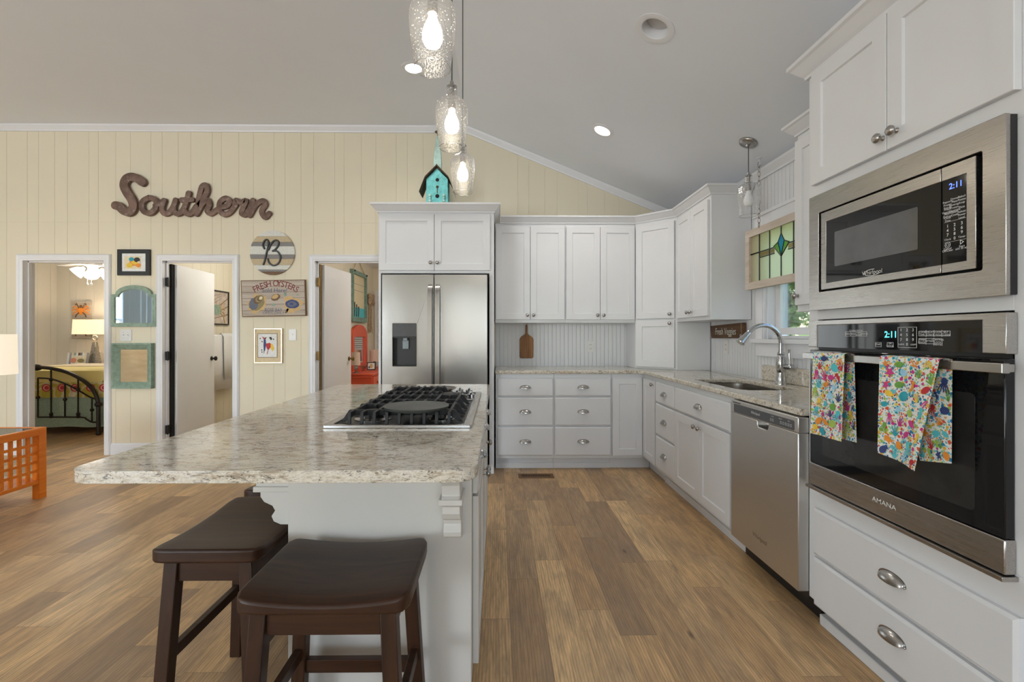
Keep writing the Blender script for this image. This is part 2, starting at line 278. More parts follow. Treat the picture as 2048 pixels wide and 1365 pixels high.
# ---------------------------------------------------------------- mesh builder
I4 = Matrix.Identity(4)
def axes(o, u, w, z):   # local x -> u, y -> w, z -> z
    m = Matrix.Identity(4)
    for i, a in enumerate((u, w, z)):
        for j in range(3): m[j][i] = a[j]
    for j in range(3): m[j][3] = o[j]
    return m
def back(Y): return axes((0, Y, 0), (1, 0, 0), (0, -1, 0), (0, 0, 1))      # (X, out of the wall, Z) on a face looking at the camera
def right(X): return axes((X, 0, 0), (0, 1, 0), (-1, 0, 0), (0, 0, 1))     # (Y, out, Z) on a face looking left
def left(X): return axes((X, 0, 0), (0, 1, 0), (1, 0, 0), (0, 0, 1))       # (Y, out, Z) on a face looking right
class MB:
    def __init__(s, T=None): s.v = []; s.f = []; s.mi = []; s.T = T or I4
    def add(s, vs, fs, m=0, T=None):
        b = len(s.v); X = s.T @ T if T is not None else s.T
        s.v += [X @ Vector(p) for p in vs]; s.f += [tuple(b+i for i in f) for f in fs]; s.mi += [m]*len(fs); return s
    def box(s, x0, x1, y0, y1, z0, z1, m=0, T=None):
        vs = [(x, y, z) for z in (z0, z1) for y in (y0, y1) for x in (x0, x1)]
        return s.add(vs, [(0, 2, 3, 1), (4, 5, 7, 6), (0, 1, 5, 4), (2, 6, 7, 3), (0, 4, 6, 2), (1, 3, 7, 5)], m, T)
    def lathe(s, prof, T=None, n=24, m=0, cap=True, a0=0, a1=2*math.pi):
        full = abs(a1-a0-2*math.pi) < 1e-6; k = n if full else n+1; vs = []; fs = []
        for r, z in prof:
            for i in range(k):
                a = a0+(a1-a0)*i/n; vs.append((r*math.cos(a), r*math.sin(a), z))
        for j in range(len(prof)-1):
            for i in range(n):
                i2 = (i+1) % k if full else i+1
                fs.append((j*k+i, j*k+i2, (j+1)*k+i2, (j+1)*k+i))
        if cap and full:
            if prof[0][0] > 1e-6: fs.append(tuple(range(k))[::-1])
            if prof[-1][0] > 1e-6: fs.append(tuple((len(prof)-1)*k+i for i in range(k)))
        return s.add(vs, fs, m, T)
    def cyl(s, p0, p1, r, r1=None, n=16, m=0):
        p0, p1 = Vector(p0), Vector(p1); d = p1-p0; L = d.length
        T = Matrix.Translation(p0) @ d.to_track_quat('Z', 'Y').to_matrix().to_4x4()
        return s.lathe([(r, 0), (r if r1 is None else r1, L)], T, n, m)
    def ball(s, c, r, m=0, n=16, sc=(1, 1, 1)):
        k = n//2; prof = [(max(1e-5, r*math.sin(math.pi*i/k)), -r*math.cos(math.pi*i/k)) for i in range(k+1)]
        return s.lathe(prof, Matrix.Translation(c) @ Matrix.Diagonal((*sc, 1)), n, m, cap=False)
    def sweep(s, sec, path, up=(0, 0, 1), m=0, closed=False, caps=True, scale=None):
        """section points (side, up) carried along a path, mitred"""
        P = [Vector(p) for p in path]; up = Vector(up); k = len(sec); vs = []; fs = []; n = len(P)
        for i, p in enumerate(P):
            a = (p-P[i-1]).normalized() if (i or closed) else (P[1]-p).normalized()
            b = (P[(i+1) % n]-p).normalized() if (i < n-1 or closed) else a
            t = (a+b)
            if t.length < 1e-6: t = a.copy()
            t.normalize(); sd = t.cross(up)
            if sd.length < 1e-5: sd = t.cross(Vector((.123, 1, .05)))
            sd.normalize(); u2 = sd.cross(t); q = 1/max(.35, t.dot(b)); sc = scale[i] if scale else 1
            vs += [p+sd*(x*q*sc)+u2*(y*sc) for x, y in sec]
        for i in range(n if closed else n-1):
            for j in range(k):
                i2 = (i+1) % n; j2 = (j+1) % k; fs.append((i*k+j, i*k+j2, i2*k+j2, i2*k+j))
        if caps and not closed: fs += [tuple(range(k))[::-1], tuple((n-1)*k+j for j in range(k))]
        return s.add(vs, fs, m)
    def tube(s, path, r, n=8, m=0, closed=False, up=(0, 0, 1), scale=None):
        return s.sweep([(r*math.cos(2*math.pi*i/n), r*math.sin(2*math.pi*i/n)) for i in range(n)], path, up, m, closed, True, scale)
    def poly(s, outer, holes=(), y0=0, y1=.01, m=0, T=None):
        """outline in local x,z extruded along local y"""
        loops = [list(outer)]+[list(h) for h in holes]
        flat = [p for l in loops for p in l]
        tri = geometry.tessellate_polygon([[Vector((a, b, 0)) for a, b in l] for l in loops]); n = len(flat)
        vs = [(a, y0, b) for a, b in flat]+[(a, y1, b) for a, b in flat]; fs = [tuple(t) for t in tri]+[tuple(i+n for i in t)[::-1] for t in tri]
        b = 0
        for l in loops:
            k = len(l)
            for i in range(k): j = (i+1) % k; fs.append((b+i, b+j, n+b+j, n+b+i))
            b += k
        return s.add(vs, fs, m, T)
    def text(s, txt, size, T, m=0, depth=.0006, align='CENTER', bold=0, sx=1):
        vs, fs = glyphs(txt, align, bold)
        return s.add([(x*size*sx, depth, y*size) for x, y in vs], fs, m, T)
    def build(s, name, mats, parent=None, bevel=0, smooth=30, seg=2, label=None, weld=True):
        root = parent
        while root is not None and root.parent: root = root.parent
        if root is None:
            xs = [[v[i] for v in s.v] for i in range(3)]
            o0 = Vector(((min(xs[0])+max(xs[0]))/2, (min(xs[1])+max(xs[1]))/2, min(xs[2])))
            if name in ('floor', 'ceiling'): o0 = Vector((0, 0, 0))
        else: o0 = LOC[root.name]
        me = bpy.data.meshes.new(name); me.from_pydata([v-o0 for v in s.v], [], s.f)
        mats = mats if isinstance(mats, (list, tuple)) else [mats]
        for k in mats: me.materials.append(M[k] if isinstance(k, str) else k)
        for p, i in zip(me.polygons, s.mi): p.material_index = i
        bm = bmesh.new(); bm.from_mesh(me)
        if weld: bmesh.ops.remove_doubles(bm, verts=bm.verts, dist=1e-5)
        bmesh.ops.recalc_face_normals(bm, faces=bm.faces); bm.to_mesh(me); bm.free()
        if smooth:
            for p in me.polygons: p.use_smooth = True
            me.set_sharp_from_angle(angle=math.radians(smooth))
        o = bpy.data.objects.new(name, me); COL.objects.link(o)
        if parent: o.parent = parent
        else: o.location = o0; LOC[o.name] = o0
        if bevel:
            b = o.modifiers.new('bevel', 'BEVEL'); b.width = bevel; b.segments = seg; b.limit_method = 'ANGLE'; b.angle_limit = math.radians(40)
        if label: o['label'] = label
        return o
LOC = {}
_gl = {}
def glyphs(txt, align='CENTER', bold=0):
    key = (txt, align, bold)
    if key not in _gl:
        cu = bpy.data.curves.new('lettering', 'FONT'); cu.body = txt; cu.align_x = align; cu.align_y = 'CENTER'; cu.resolution_u = 3; cu.offset = bold
        o = bpy.data.objects.new('lettering', cu); COL.objects.link(o)
        dg = bpy.context.evaluated_depsgraph_get(); me = o.evaluated_get(dg).to_mesh()
        _gl[key] = ([(v.co.x, v.co.y) for v in me.vertices], [tuple(p.vertices) for p in me.polygons])
        o.evaluated_get(dg).to_mesh_clear(); bpy.data.objects.remove(o); bpy.data.curves.remove(cu)
    return _gl[key]
def tag(o, label=None, cat=None, group=None, kind=None):
    for k, v in (('label', label), ('category', cat), ('group', group), ('kind', kind)):
        if v: o[k] = v
    return o
def thing(name, label, cat, loc, group=None):
    o = bpy.data.objects.new(name, None); COL.objects.link(o); o.location = loc; o.empty_display_size = .05
    LOC[o.name] = Vector(loc); return tag(o, label, cat, group)
def struct(o, label=None, cat=None): return tag(o, label, cat, None, 'structure')
def spline(pts, k=6, closed=False):
    P = [Vector(p) for p in pts]; n = len(P); out = []
    for i in range(n if closed else n-1):
        g = (lambda j: P[j % n]) if closed else (lambda j: P[max(0, min(n-1, j))])
        p0, p1, p2, p3 = g(i-1), g(i), g(i+1), g(i+2)
        for q in range(k):
            t = q/k; out.append(.5*((2*p1)+(p2-p0)*t+(2*p0-5*p1+4*p2-p3)*t*t+(3*p1-p0-3*p2+p3)*t**3))
    if not closed: out.append(P[-1])
    return out
def rrect(x0, x1, z0, z1, r, k=5):
    o = []
    for cx, cz, a in ((x1-r, z1-r, 0), (x0+r, z1-r, 90), (x0+r, z0+r, 180), (x1-r, z0+r, 270)):
        for i in range(k+1):
            t = math.radians(a+90*i/k); o.append((cx+r*math.cos(t), cz+r*math.sin(t)))
    return o
def circle(cx, cz, rx, rz=None, n=28): return [(cx+rx*math.cos(2*math.pi*i/n), cz+(rz or rx)*math.sin(2*math.pi*i/n)) for i in range(n)]
def MT(x, y, z): return Matrix.Translation((x, y, z))
def RX(a): return Matrix.Rotation(math.radians(a), 4, 'X')
def RY(a): return Matrix.Rotation(math.radians(a), 4, 'Y')
def RZ(a): return Matrix.Rotation(math.radians(a), 4, 'Z')

# ---------------------------------------------------------------- cabinet pieces in local (u, out, z)
def shaker(T, u0, u1, z0, z1, o0=.001, t=.02, w=.058, r=.008, e=.004):
    b = MB(T)
    def q(i, o): return [(u0+i, o, z0+i), (u1-i, o, z0+i), (u1-i, o, z1-i), (u0+i, o, z1-i)]
    vs = q(0, o0)+q(0, o0+t-.002)+q(.002, o0+t)+q(w, o0+t)+q(w+e, o0+t-r)
    fs = [(3, 2, 1, 0)]
    for k in range(4): fs += [(k*4+i, k*4+(i+1) % 4, k*4+4+(i+1) % 4, k*4+4+i) for i in range(4)]
    fs.append((16, 17, 18, 19)); return b.add(vs, fs)
def slab(T, u0, u1, z0, z1, o0=.001, t=.02, ch=.010):
    b = MB(T)
    def q(i, o): return [(u0+i, o, z0+i), (u1-i, o, z0+i), (u1-i, o, z1-i), (u0+i, o, z1-i)]
    vs = q(0, o0)+q(0, o0+t-.007)+q(ch, o0+t); fs = [(3, 2, 1, 0), (8, 9, 10, 11)]
    for k in range(2): fs += [(k*4+i, k*4+(i+1) % 4, k*4+4+(i+1) % 4, k*4+4+i) for i in range(4)]
    return b.add(vs, fs)
OUT = axes((0, 0, 0), (1, 0, 0), (0, 0, -1), (0, 1, 0))    # lathe axis turned to point out of the face
def knob(T, u, z, o, parent, lab='brushed nickel knob'):
    b = MB(T); b.lathe([(.0095, 0), (.008, .003), (.0055, .007), (.0055, .013), (.012, .016), (.0165, .021), (.0165, .026), (.012, .031), (.005, .0335), (1e-5, .034)], MT(u, o, z) @ OUT, 20)
    return b.build('knob', 'nickel', parent, smooth=50, label=lab)
def cup(T, u, z, o, parent, w=.049, h=.026, d=.024, lab='brushed nickel cup pull'):
    b = MB(T); vs = []; fs = []; na, nb = 20, 8
    for i in range(na+1):
        a = math.pi*i/na
        for j in range(nb+1):
            p = math.pi/2*j/nb; k = math.sin(a)**.8
            vs.append((u-w*math.cos(a), o+.001+d*k*math.cos(p)*1.0+.0005, z-.008+h*k*math.sin(p)-(.006*k*math.cos(p))))
    for i in range(na):
        for j in range(nb): q = i*(nb+1)+j; fs.append((q, q+nb+1, q+nb+2, q+1))
    b.add(vs, fs); b.poly([(u+w*1.12*math.cos(t)*-1, z-.008+(h+.003)*math.sin(t)**.8) for t in [math.pi*i/20 for i in range(21)]], (), o+.0002, o+.0016)
    for e in (-1, 1): b.ball((u+e*w*1.02, o+.003, z-.007), .0045, n=10)
    x = b.build('cup_pull', 'nickel', parent, smooth=60, label=lab)
    return x
def unit(name, label, cat, T, u0, u1, z0, z1, depth, fronts, mat='white', toe=0, group=None, foot=None, extra=None):
    """a cabinet: body + fronts. front = (kind, u0, u1, z0, z1, hardware, hu, hz)"""
    p = T @ Vector(((u0+u1)/2, -depth/2, 0 if toe else z0)); r = thing(name, label, cat, p, group)
    b = MB(T); b.box(u0, u1, -depth, 0, z0, z1)
    b.build('cabinet_body', mat, r, .002)
    if toe: MB(T).box(u0, u1, -depth, -.075, 0, z0).box(u0, u1, -.075, -.062, 0, .05).build('toe_kick', mat, r, .002)
    for f in fronts: front(T, r, mat, *f)
    return r
def front(T, r, mat, kind, u0, u1, z0, z1, hw=None, hu=0, hz=0):
    if kind == 'door': d = shaker(T, u0, u1, z0, z1).build('door', mat, r, smooth=20)
    else: d = slab(T, u0, u1, z0, z1).build('drawer', mat, r, smooth=20)
    if hw == 'knob': knob(T, hu, hz, .021, d)
    if hw == 'cup': cup(T, hu or (u0+u1)/2, hz or (z0+z1)/2, .021, d)
    return d
# ================================================================ SETTING
WB, RW, LW, RE = 4.82, 1.955, -7.0, -4.0          # back wall, right wall, left wall, rear wall
CZ, RX0, SL = 3.400, -.32, .412                   # flat ceiling height, ridge X, slope
def ceil_z(X): return CZ if X <= RX0 else CZ-SL*(X-RX0)
struct(MB().box(-8.2, 2.2, -4.2, 9.0, -.12, 0).build('floor', 'floor'))
b = MB(); b.poly([(-7.2, CZ), (RX0, CZ), (2.12, ceil_z(2.12)), (2.12, ceil_z(2.12)+.12), (RX0, CZ+.12), (-7.2, CZ+.12)], (), -4.15, WB+.12)
struct(b.build('ceiling', 'ceiling', smooth=0))
D1, D2, D3 = (-4.885, -4.056), (-3.460, -2.741), (-1.893, -1.20); DH = 2.005
def boards(b, T, xs, z0, z1, holes=(), g=.0011, d=.003, top=None):
    """vertical boards between groove lines; holes = (u0, u1, za, zb); top(u) gives a sloping upper edge"""
    for a, c in zip(xs[:-1], xs[1:]):
        cuts = sorted({a, c, *[h for H in holes for h in H[:2] if a < h < c]})
        for p, q in zip(cuts[:-1], cuts[1:]):
            zt = [(z0, z1)]
            for h in holes:
                if h[0] <= (p+q)/2 <= h[1]: zt = [s for (lo, hi) in zt for s in ((lo, min(hi, h[2])), (max(lo, h[3]), hi)) if s[1]-s[0] > .001]
            pa = p+(g if p == a else 0); qa = q-(g if q == c else 0)
            for lo, hi in zt:
                t0, t1 = (top(pa), top(qa)) if (top and hi == z1) else (hi, hi)
                b.poly([(pa, lo), (qa, lo), (qa, max(lo+.001, t1)), (pa, max(lo+.001, t0))], (), 0, d, 0, T)
    return b
def grooves(x0, x1, seed):
    rr = random.Random(seed); o = [x0]; pat = (.21, .115, .165, .13, .22, .095, .18, .15); i = rr.randrange(8)
    while o[-1]+pat[i % 8] < x1-.03: o.append(o[-1]+pat[i % 8]); i += 1
    return o+[x1]
holes = [(d[0]-.02, d[1]+.02, -.1, DH+.02) for d in (D1, D2, D3)]
b = MB()
cut = [-7.1, D1[0]-.02, D1[1]+.02, D2[0]-.02, D2[1]+.02, D3[0]-.02, D3[1]+.02, RX0, 2.1]
for a, c in zip(cut[:-1], cut[1:]):
    isd = any(abs(a-h[0]) < 1e-6 for h in holes); zlo = DH+.02 if isd else 0
    b.poly([(a, zlo), (c, zlo), (c, ceil_z(c)+.02), (a, ceil_z(a)+.02)], (), WB+.003, WB+.12)
T = back(WB+.003)
gx = grooves(-7.1, 1.955, 3)
boards(b, T, gx, 0, 2.399, holes); boards(b, T, gx, 2.404, 4, (), top=lambda u: ceil_z(u)+.005)
struct(b.build('wall_back', 'wall', smooth=0))
# door casings and jambs
SEC = [(0, 0), (.066, 0), (.066, .010), (.056, .022), (.045, .017), (.024, .019), (.010, .013), (0, .013)]
def casing(name, d, h, Y):
    b = MB(back(Y))
    for (x0, sgn) in ((d[0], -1), (d[1], 1)):
        pr = [(sgn*a, o) for a, o in SEC]
        vs = [(x0+a, o, 0) for a, o in pr]+[(x0+a, o, h+abs(a)) for a, o in pr]; k = len(pr)
        b.add(vs, [(i, (i+1) % k, k+(i+1) % k, k+i) for i in range(k)]+[tuple(range(k)), tuple(range(k, 2*k))])
    vs = [(d[0]-a, o, h+a) for a, o in SEC]+[(d[1]+a, o, h+a) for a, o in SEC]; k = len(SEC)
    b.add(vs, [(i, (i+1) % k, k+(i+1) % k, k+i) for i in range(k)])
    b.box(d[0]-.018, d[0], -.115, .0, 0, h).box(d[1], d[1]+.018, -.115, .0, 0, h).box(d[0]-.018, d[1]+.018, -.115, 0, h, h+.018)
    b.box(d[0], d[0]+.012, -.075, -.04, 0, h).box(d[1]-.012, d[1], -.075, -.04, 0, h).box(d[0], d[1], -.075, -.04, h-.012, h)
    return struct(b.build(name, 'trim', smooth=0, weld=False))
casing('trim_1', D1, DH, WB); casing('trim_2', D2, DH, WB); casing('trim_3', D3, DH, WB)
BSEC = [(0, 0), (.014, 0), (.014, .085), (.009, .092), (.010, .105), (.004, .118), (0, .12)]
def baseb(name, u0, u1, T):
    k = len(BSEC); b = MB(T); b.add([(u0, o, z) for o, z in BSEC]+[(u1, o, z) for o, z in BSEC], [(i, (i+1) % k, k+(i+1) % k, k+i) for i in range(k)]+[tuple(range(k)), tuple(range(k, 2*k))])
    return struct(b.build(name, 'trim', smooth=0))
baseb('baseboard_back', D1[1]+.067, D2[0]-.067, back(WB)); baseb('baseboard_middle', D2[1]+.067, D3[0]-.067, back(WB)); baseb('baseboard_left', -7.0, D1[0]-.067, back(WB))
# crown at the ceiling line
CS = [(0, 0), (.012, 0), (.016, .012), (.045, .045), (.052, .06), (0, .06)]
def crown_line(name, p0, p1, nrm, updir):
    p0, p1, nrm, updir = map(Vector, (p0, p1, nrm, updir)); k = len(CS); b = MB()
    b.add([p+nrm*a+updir*z for p in (p0, p1) for a, z in CS], [(i, (i+1) % k, k+(i+1) % k, k+i) for i in range(k)]+[tuple(range(k)), tuple(range(k, 2*k))])
    return struct(b.build(name, 'trim', smooth=0))
sl = Vector((1, 0, -SL)).normalized(); su = Vector((SL, 0, 1)).normalized()
crown_line('trim_4', (-7, WB-.001, CZ-.061), (RX0+.01, WB-.001, CZ-.061), (0, -1, 0), (0, 0, 1))
crown_line('trim_5', Vector((RX0, WB-.001, CZ))-su*.061, Vector((RW, WB-.001, ceil_z(RW)))-su*.061, (0, -1, 0), su)
crown_line('trim_6', (RW-.001, -4, ceil_z(RW)-.078), (RW-.001, WB, ceil_z(RW)-.078), (-1, 0, 0), (0, 0, 1))
# right wall with the sink window
WY0, WY1, WZ0, WZ1 = 2.31, 3.345, 1.208, 2.03
b = MB(); T = right(RW+.006)
for u0, u1, z0, z1 in ((-4.1, WY0, 0, 2.5), (WY1, WB+.1, 0, 2.5), (WY0, WY1, 0, WZ0), (WY0, WY1, WZ1, 2.5)): b.box(u0, u1, -.15, 0, z0, z1, 0, T)
xs = [1.9+.042*i for i in range(int((WB-1.9)/.042)+1)]; boards(b, T, xs, .9, 2.42, [(WY0, WY1, WZ0, WZ1)], .0018, .006)
struct(b.build('wall_right', 'bead', smooth=0))
b = MB(); boards(b, back(WB), [-.02+.042*i for i in range(47)], .90, 1.40, (), .0018, .006); struct(b.build('trim_7', 'bead', smooth=0))
T = right(RW)
b = MB(T)
for u0, u1, z0, z1 in ((WY1, WY1+.10, WZ0-.02, WZ1+.10), (WY0-.10, WY0, WZ0-.02, WZ1+.10)): b.box(u0, u1, 0, .02, z0, z1).box(u0+.012, u1-.02, .02, .026, z0, z1)
b.box(WY0-.10, WY1+.10, .02, .034, WZ1, WZ1+.10).box(WY0-.11, WY1+.11, .034, .044, WZ1+.075, WZ1+.10)
b.box(WY0-.13, WY1+.13, -.05, .045, WZ0-.03, WZ0).box(WY0-.10, WY1+.10, 0, .02, WZ0-.125, WZ0-.03)
b.box(WY1-.018, WY1, -.13, 0, WZ0, WZ1).box(WY0, WY0+.018, -.13, 0, WZ0, WZ1).box(WY0, WY1, -.13, 0, WZ1-.018, WZ1).box(WY0, WY1, -.13, -.03, WZ0, WZ0+.025)
w = struct(b.build('window_1', 'trim', smooth=0, bevel=.002))
b = MB(T); a0, a1, z0, z1 = WY0+.02, WY1-.02, WZ0+.03, WZ1-.02
b.poly(rrect(a0, a1, z0, z1, .002, 1), [rrect(a0+.055, a1-.055, z0+.05, z1-.05, .002, 1)], -.09, -.055)
b.build('sash', 'trim', w, .002)
MB(T).box(a0+.05, a1-.05, -.076, -.072, z0+.045, z1-.045).build('pane', 'clear', w)
# unseen sides of the living room that the daylight comes through
b = MB(); b.box(LW-.12, LW, RE, -.1, 0, CZ).box(LW-.12, LW, 1.9, WB, 0, CZ).box(LW-.12, LW, -.1, 1.9, 0, .5).box(LW-.12, LW, -.1, 1.9, 2.55, CZ)
struct(b.build('wall_left', 'wall', smooth=0))
b = MB(); b.box(-7.1, -6.8, RE-.12, RE, 0, CZ).box(-6.8, -3.9, RE-.12, RE, 2.5, CZ).box(-3.9, -1.1, RE-.12, RE, 0, CZ).box(-1.1, -.76, RE-.12, RE, 2.5, CZ).box(-.76, RX0, RE-.12, RE, 0, CZ)
b.poly([(RX0, 0), (2.1, 0), (2.1, ceil_z(2.1)), (RX0, CZ)], [[(.35, .65), (1.75, .65), (1.75, 2.3), (.35, 2.3)]], RE-.12, RE)
struct(b.build('wall_rear', 'wall', smooth=0))
def frame_grid(name, T, u0, u1, z0, z1, nu, nz):
    b = MB(T); b.poly(rrect(u0, u1, z0, z1, .002, 1), [rrect(u0+.06, u1-.06, z0+.06, z1-.06, .002, 1)], -.08, .02)
    for i in range(1, nu): x = u0+(u1-u0)*i/nu; b.box(x-.02, x+.02, -.06, 0, z0+.06, z1-.06)
    for i in range(1, nz): z = z0+(z1-z0)*i/nz; b.box(u0+.06, u1-.06, -.055, -.005, z-.02, z+.02)
    return struct(b.build(name, 'trim', smooth=0, bevel=.003))
frame_grid('window_2', left(LW), -.1, 1.9, .5, 2.55, 2, 2)
TRE = axes((0, RE, 0), (1, 0, 0), (0, 1, 0), (0, 0, 1))
frame_grid('window_3', TRE, -6.8, -3.9, 0, 2.5, 2, 1); frame_grid('window_4', TRE, -1.1, -.76, 0, 2.5, 1, 1); frame_grid('window_5', TRE, .35, 1.75, .65, 2.3, 2, 2)
# rooms beyond the back wall
YB = WB+.12
b = MB(); b.box(-7.56, -7.36, YB, 7.80, 0, 2.42); T = left(-7.36); boards(b, T, grooves(YB, 7.80, 5), 0, 2.42); w1 = struct(b.build('wall_bedroom_left', 'bedwall', smooth=0))
b = MB(); b.box(-7.5, -3.80, 7.80, 7.95, 0, 2.42); boards(b, back(7.80), grooves(-7.36, -3.87, 2), 0, 2.42); struct(b.build('wall_bedroom_back', 'bedwall', smooth=0))
struct(MB().box(-7.5, -3.80, YB, 7.9, 2.42, 2.52).build('ceiling_bedroom', 'ceiling', smooth=0))
b = MB(); b.box(-3.87, -3.755, YB, 7.85, 0, 2.42); boards(b, left(-3.755), grooves(YB, 6.85, 1), 0, 2.42, (), d=.004); struct(b.build('wall_bathroom_left', 'bathwall', smooth=0))
struct(MB().box(-3.75, -2.25, 6.85, 6.95, 0, 2.42).build('wall_bathroom_back', 'bathwall', smooth=0))
struct(MB().box(-3.75, -2.205, YB, 7.5, 2.42, 2.52).build('ceiling_bathroom', 'ceiling', smooth=0))
b = MB(); b.box(-2.32, -2.205, YB, 8.2, 0, 2.42); boards(b, left(-2.205), grooves(YB, 8.15, 6), 0, 2.42, (), d=.004); struct(b.build('wall_guest_left', 'bathwall', smooth=0))
struct(MB().box(-2.2, 1.0, 8.15, 8.25, 0, 2.42).build('wall_guest_back', 'bathwall', smooth=0))
struct(MB().box(.95, 1.05, YB, 8.15, 0, 2.42).build('wall_guest_right', 'bathwall', smooth=0))
struct(MB().box(-2.205, 1.05, YB, 8.25, 2.42, 2.52).build('ceiling_guest', 'ceiling', smooth=0))
# door leaves
def leaf(name, p0, p1, hm, kz=.95):
    p0, p1 = Vector((*p0, 0)), Vector((*p1, 0)); u = (p1-p0).normalized(); w = Vector((u.y, -u.x, 0))   # w looks toward +X
    T = axes(p0, u, w, (0, 0, 1)); L = (p1-p0).length
    d = struct(MB(T).box(0, L, -.018, .018, .012, DH-.02).build(name, 'doorpaint', smooth=0, bevel=.002))
    for s in (-1, 1):
        b = MB(T); b.lathe([(.026, .0), (.026, .006), (.010, .010), (.010, .030), (.020, .036), (.027, .046), (.026, .056), (.014, .064), (1e-5, .066)], MT(L-.065, .018*s, kz) @ (OUT if s > 0 else OUT @ RX(180)), 20)
        b.build('door_knob', hm, d, smooth=50)
    return d, T
dl, T = leaf('door_2', (-3.425, YB+.012), (-3.482, YB+.75), 'blackmetal', .955)
def hinge(T, z, hm, d, h=.09):
    b = MB(back(WB)); x = T
    b.box(x, x+.024, -.066, -.030, z-h/2, z+h/2).cyl((x+.026, -.030, z-h/2-.004), (x+.026, -.030, z+h/2+.004), .007, n=12); return b.build('hinge', hm, d, .001)
for z in (1.79, 1.02, .25): hinge(D2[0], z, 'blackmetal', dl)
MB(back(WB)).box(D2[0]+.004, D2[0]+.030, -.128, -.085, .01, DH-.02).build('hinge_gap_strip', 'hole', dl)  # dark of the hinge-side gap, drawn as a solid strip
dl, T = leaf('door_3', (-1.862, YB+.012), (-1.795, YB+.69), 'brass', .955)
for z in (1.79, 1.02, .25): hinge(D3[0], z, 'brass', dl)
MB(back(WB)).box(D3[0]+.004, D3[0]+.022, -.128, -.085, .01, DH-.02).build('hinge_gap_strip', 'brass', dl)

# ================================================================ CABINETS
BF, RF, FF = 4.23, 1.345, 4.12              # face planes: back base run, right base run, refrigerator surround
TB, TR = back(BF), right(RF)
WT0, WT1 = .884, .914
def drawers(u0, u1, zs): return [('drawer', u0, u1, a, c, 'cup') for a, c in zs]
DZ = [(.136, .398), (.411, .667), (.678, .847)]
unit('drawer_base_cabinet', 'white three drawer base cabinet between refrigerator panel and middle drawer stack', 'cabinet', TB, -.018, .516, .11, WT0, .58, drawers(-.004, .507, DZ), toe=1, group=None)
unit('drawer_base_cabinet', 'white three drawer base cabinet left of the blank shaker corner door', 'cabinet', TB, .517, 1.043, .11, WT0, .58, drawers(.525, 1.036, DZ), toe=1)
r = thing('corner_base_cabinet', 'white corner base cabinet with folded shaker door and one knob', 'cabinet', (1.6, 4.5, 0))
b = MB(); b.poly([(1.044, BF), (RF, BF), (RF, 3.880), (1.94, 3.880), (1.94, 4.80), (1.044, 4.80)], (), .11, WT0, 0, axes((0, 0, 0), (1, 0, 0), (0, 0, 1), (0, 1, 0)))
b.build('cabinet_body', 'white', r, .002)
b = MB(); b.box(1.044, RF+.07, BF+.075, 4.80, 0, .11).box(RF+.075, 1.94, 3.880, BF+.08, 0, .11); b.build('toe_kick', 'white', r)
front(TB, r, 'white', 'door', 1.050, 1.322, .136, .847)
front(TR, r, 'white', 'door', 3.890, 4.205, .136, .847, 'knob', 3.92, .815)
unit('narrow_drawer_cabinet', 'white narrow three drawer cabinet on window wall between corner and sink cabinet', 'cabinet', TR, 3.461, 3.879, .11, WT0, .58, drawers(3.468, 3.871, DZ), toe=1)
unit('sink_base_cabinet', 'white sink base cabinet with false drawer above two shaker doors', 'cabinet', TR, 2.613, 3.460, .11, .69, .58,
     [('drawer', 2.628, 3.452, .678, .847, 'cup'), ('door', 3.042, 3.452, .136, .667, 'knob', 3.073, .625), ('door', 2.628, 3.038, .136, .667, 'knob', 3.006, .625)], toe=1)
o = [x for x in bpy.data.objects if x.name == 'sink_base_cabinet'][0]
MB(TR).box(2.613, 3.460, -.022, 0, .69, WT0).box(2.613, 2.632, -.58, -.022, .69, WT0).box(3.441, 3.460, -.58, -.022, .69, WT0).build('face_rail', 'white', o)
# uppers on the back wall
TU = back(4.49); UZ0, UZ1, DZ0, DZ1 = 1.356, 2.325, 1.387, 2.285
def updoors(a, m, c): return [('door', a, m-.002, DZ0, DZ1, 'knob', m-.03, DZ0+.042), ('door', m+.002, c, DZ0, DZ1, 'knob', m+.03, DZ0+.042)]
unit('wall_cabinet', 'white two door wall cabinet beside the refrigerator above the cutting board', 'cabinet', TU, -.024, .655, UZ0, UZ1, .32, updoors(-.018, .316, .648))
unit('wall_cabinet', 'white two door wall cabinet above the back wall outlet', 'cabinet', TU, .656, 1.338, UZ0, UZ1, .32, updoors(.665, .994, 1.330))
# diagonal corner tower
A, B_ = Vector((1.340, 4.488, 0)), Vector((1.640, 4.210, 0)); ud = (B_-A).normalized()
nd = Vector((-ud.y, ud.x, 0)); nd = nd if nd.y < 0 else -nd; TD = axes(A, ud, nd, (0, 0, 1)); DL = (B_-A).length
r = thing('corner_wall_cabinet', 'white diagonal corner cabinet reaching the worktop with tall door above short door', 'cabinet', (1.65, 4.6, WT1))
b = MB(); b.poly([(A.x, A.y), (B_.x, B_.y), (1.945, 4.210), (1.945, 4.80), (1.340, 4.80)], (), WT1+.001, UZ1, 0, axes((0, 0, 0), (1, 0, 0), (0, 0, 1), (0, 1, 0))); b.build('cabinet_body', 'white', r, .002)
front(TD, r, 'white', 'door', .018, DL-.018, 1.392, DZ1, 'knob', DL-.055, 1.43)
front(TD, r, 'white', 'door', .018, DL-.018, .935, 1.378, 'knob', DL-.055, 1.345)
TRU = right(1.640)
unit('wall_cabinet', 'white two door wall cabinet on window wall beside the hanging stained glass', 'cabinet', TRU, 3.535, 4.206, UZ0, UZ1, .31,
     [('door', 3.872, 4.184, DZ0, DZ1, 'knob', 3.902, DZ0+.042), ('door', 3.556, 3.868, DZ0, DZ1, 'knob', 3.838, DZ0+.042)])
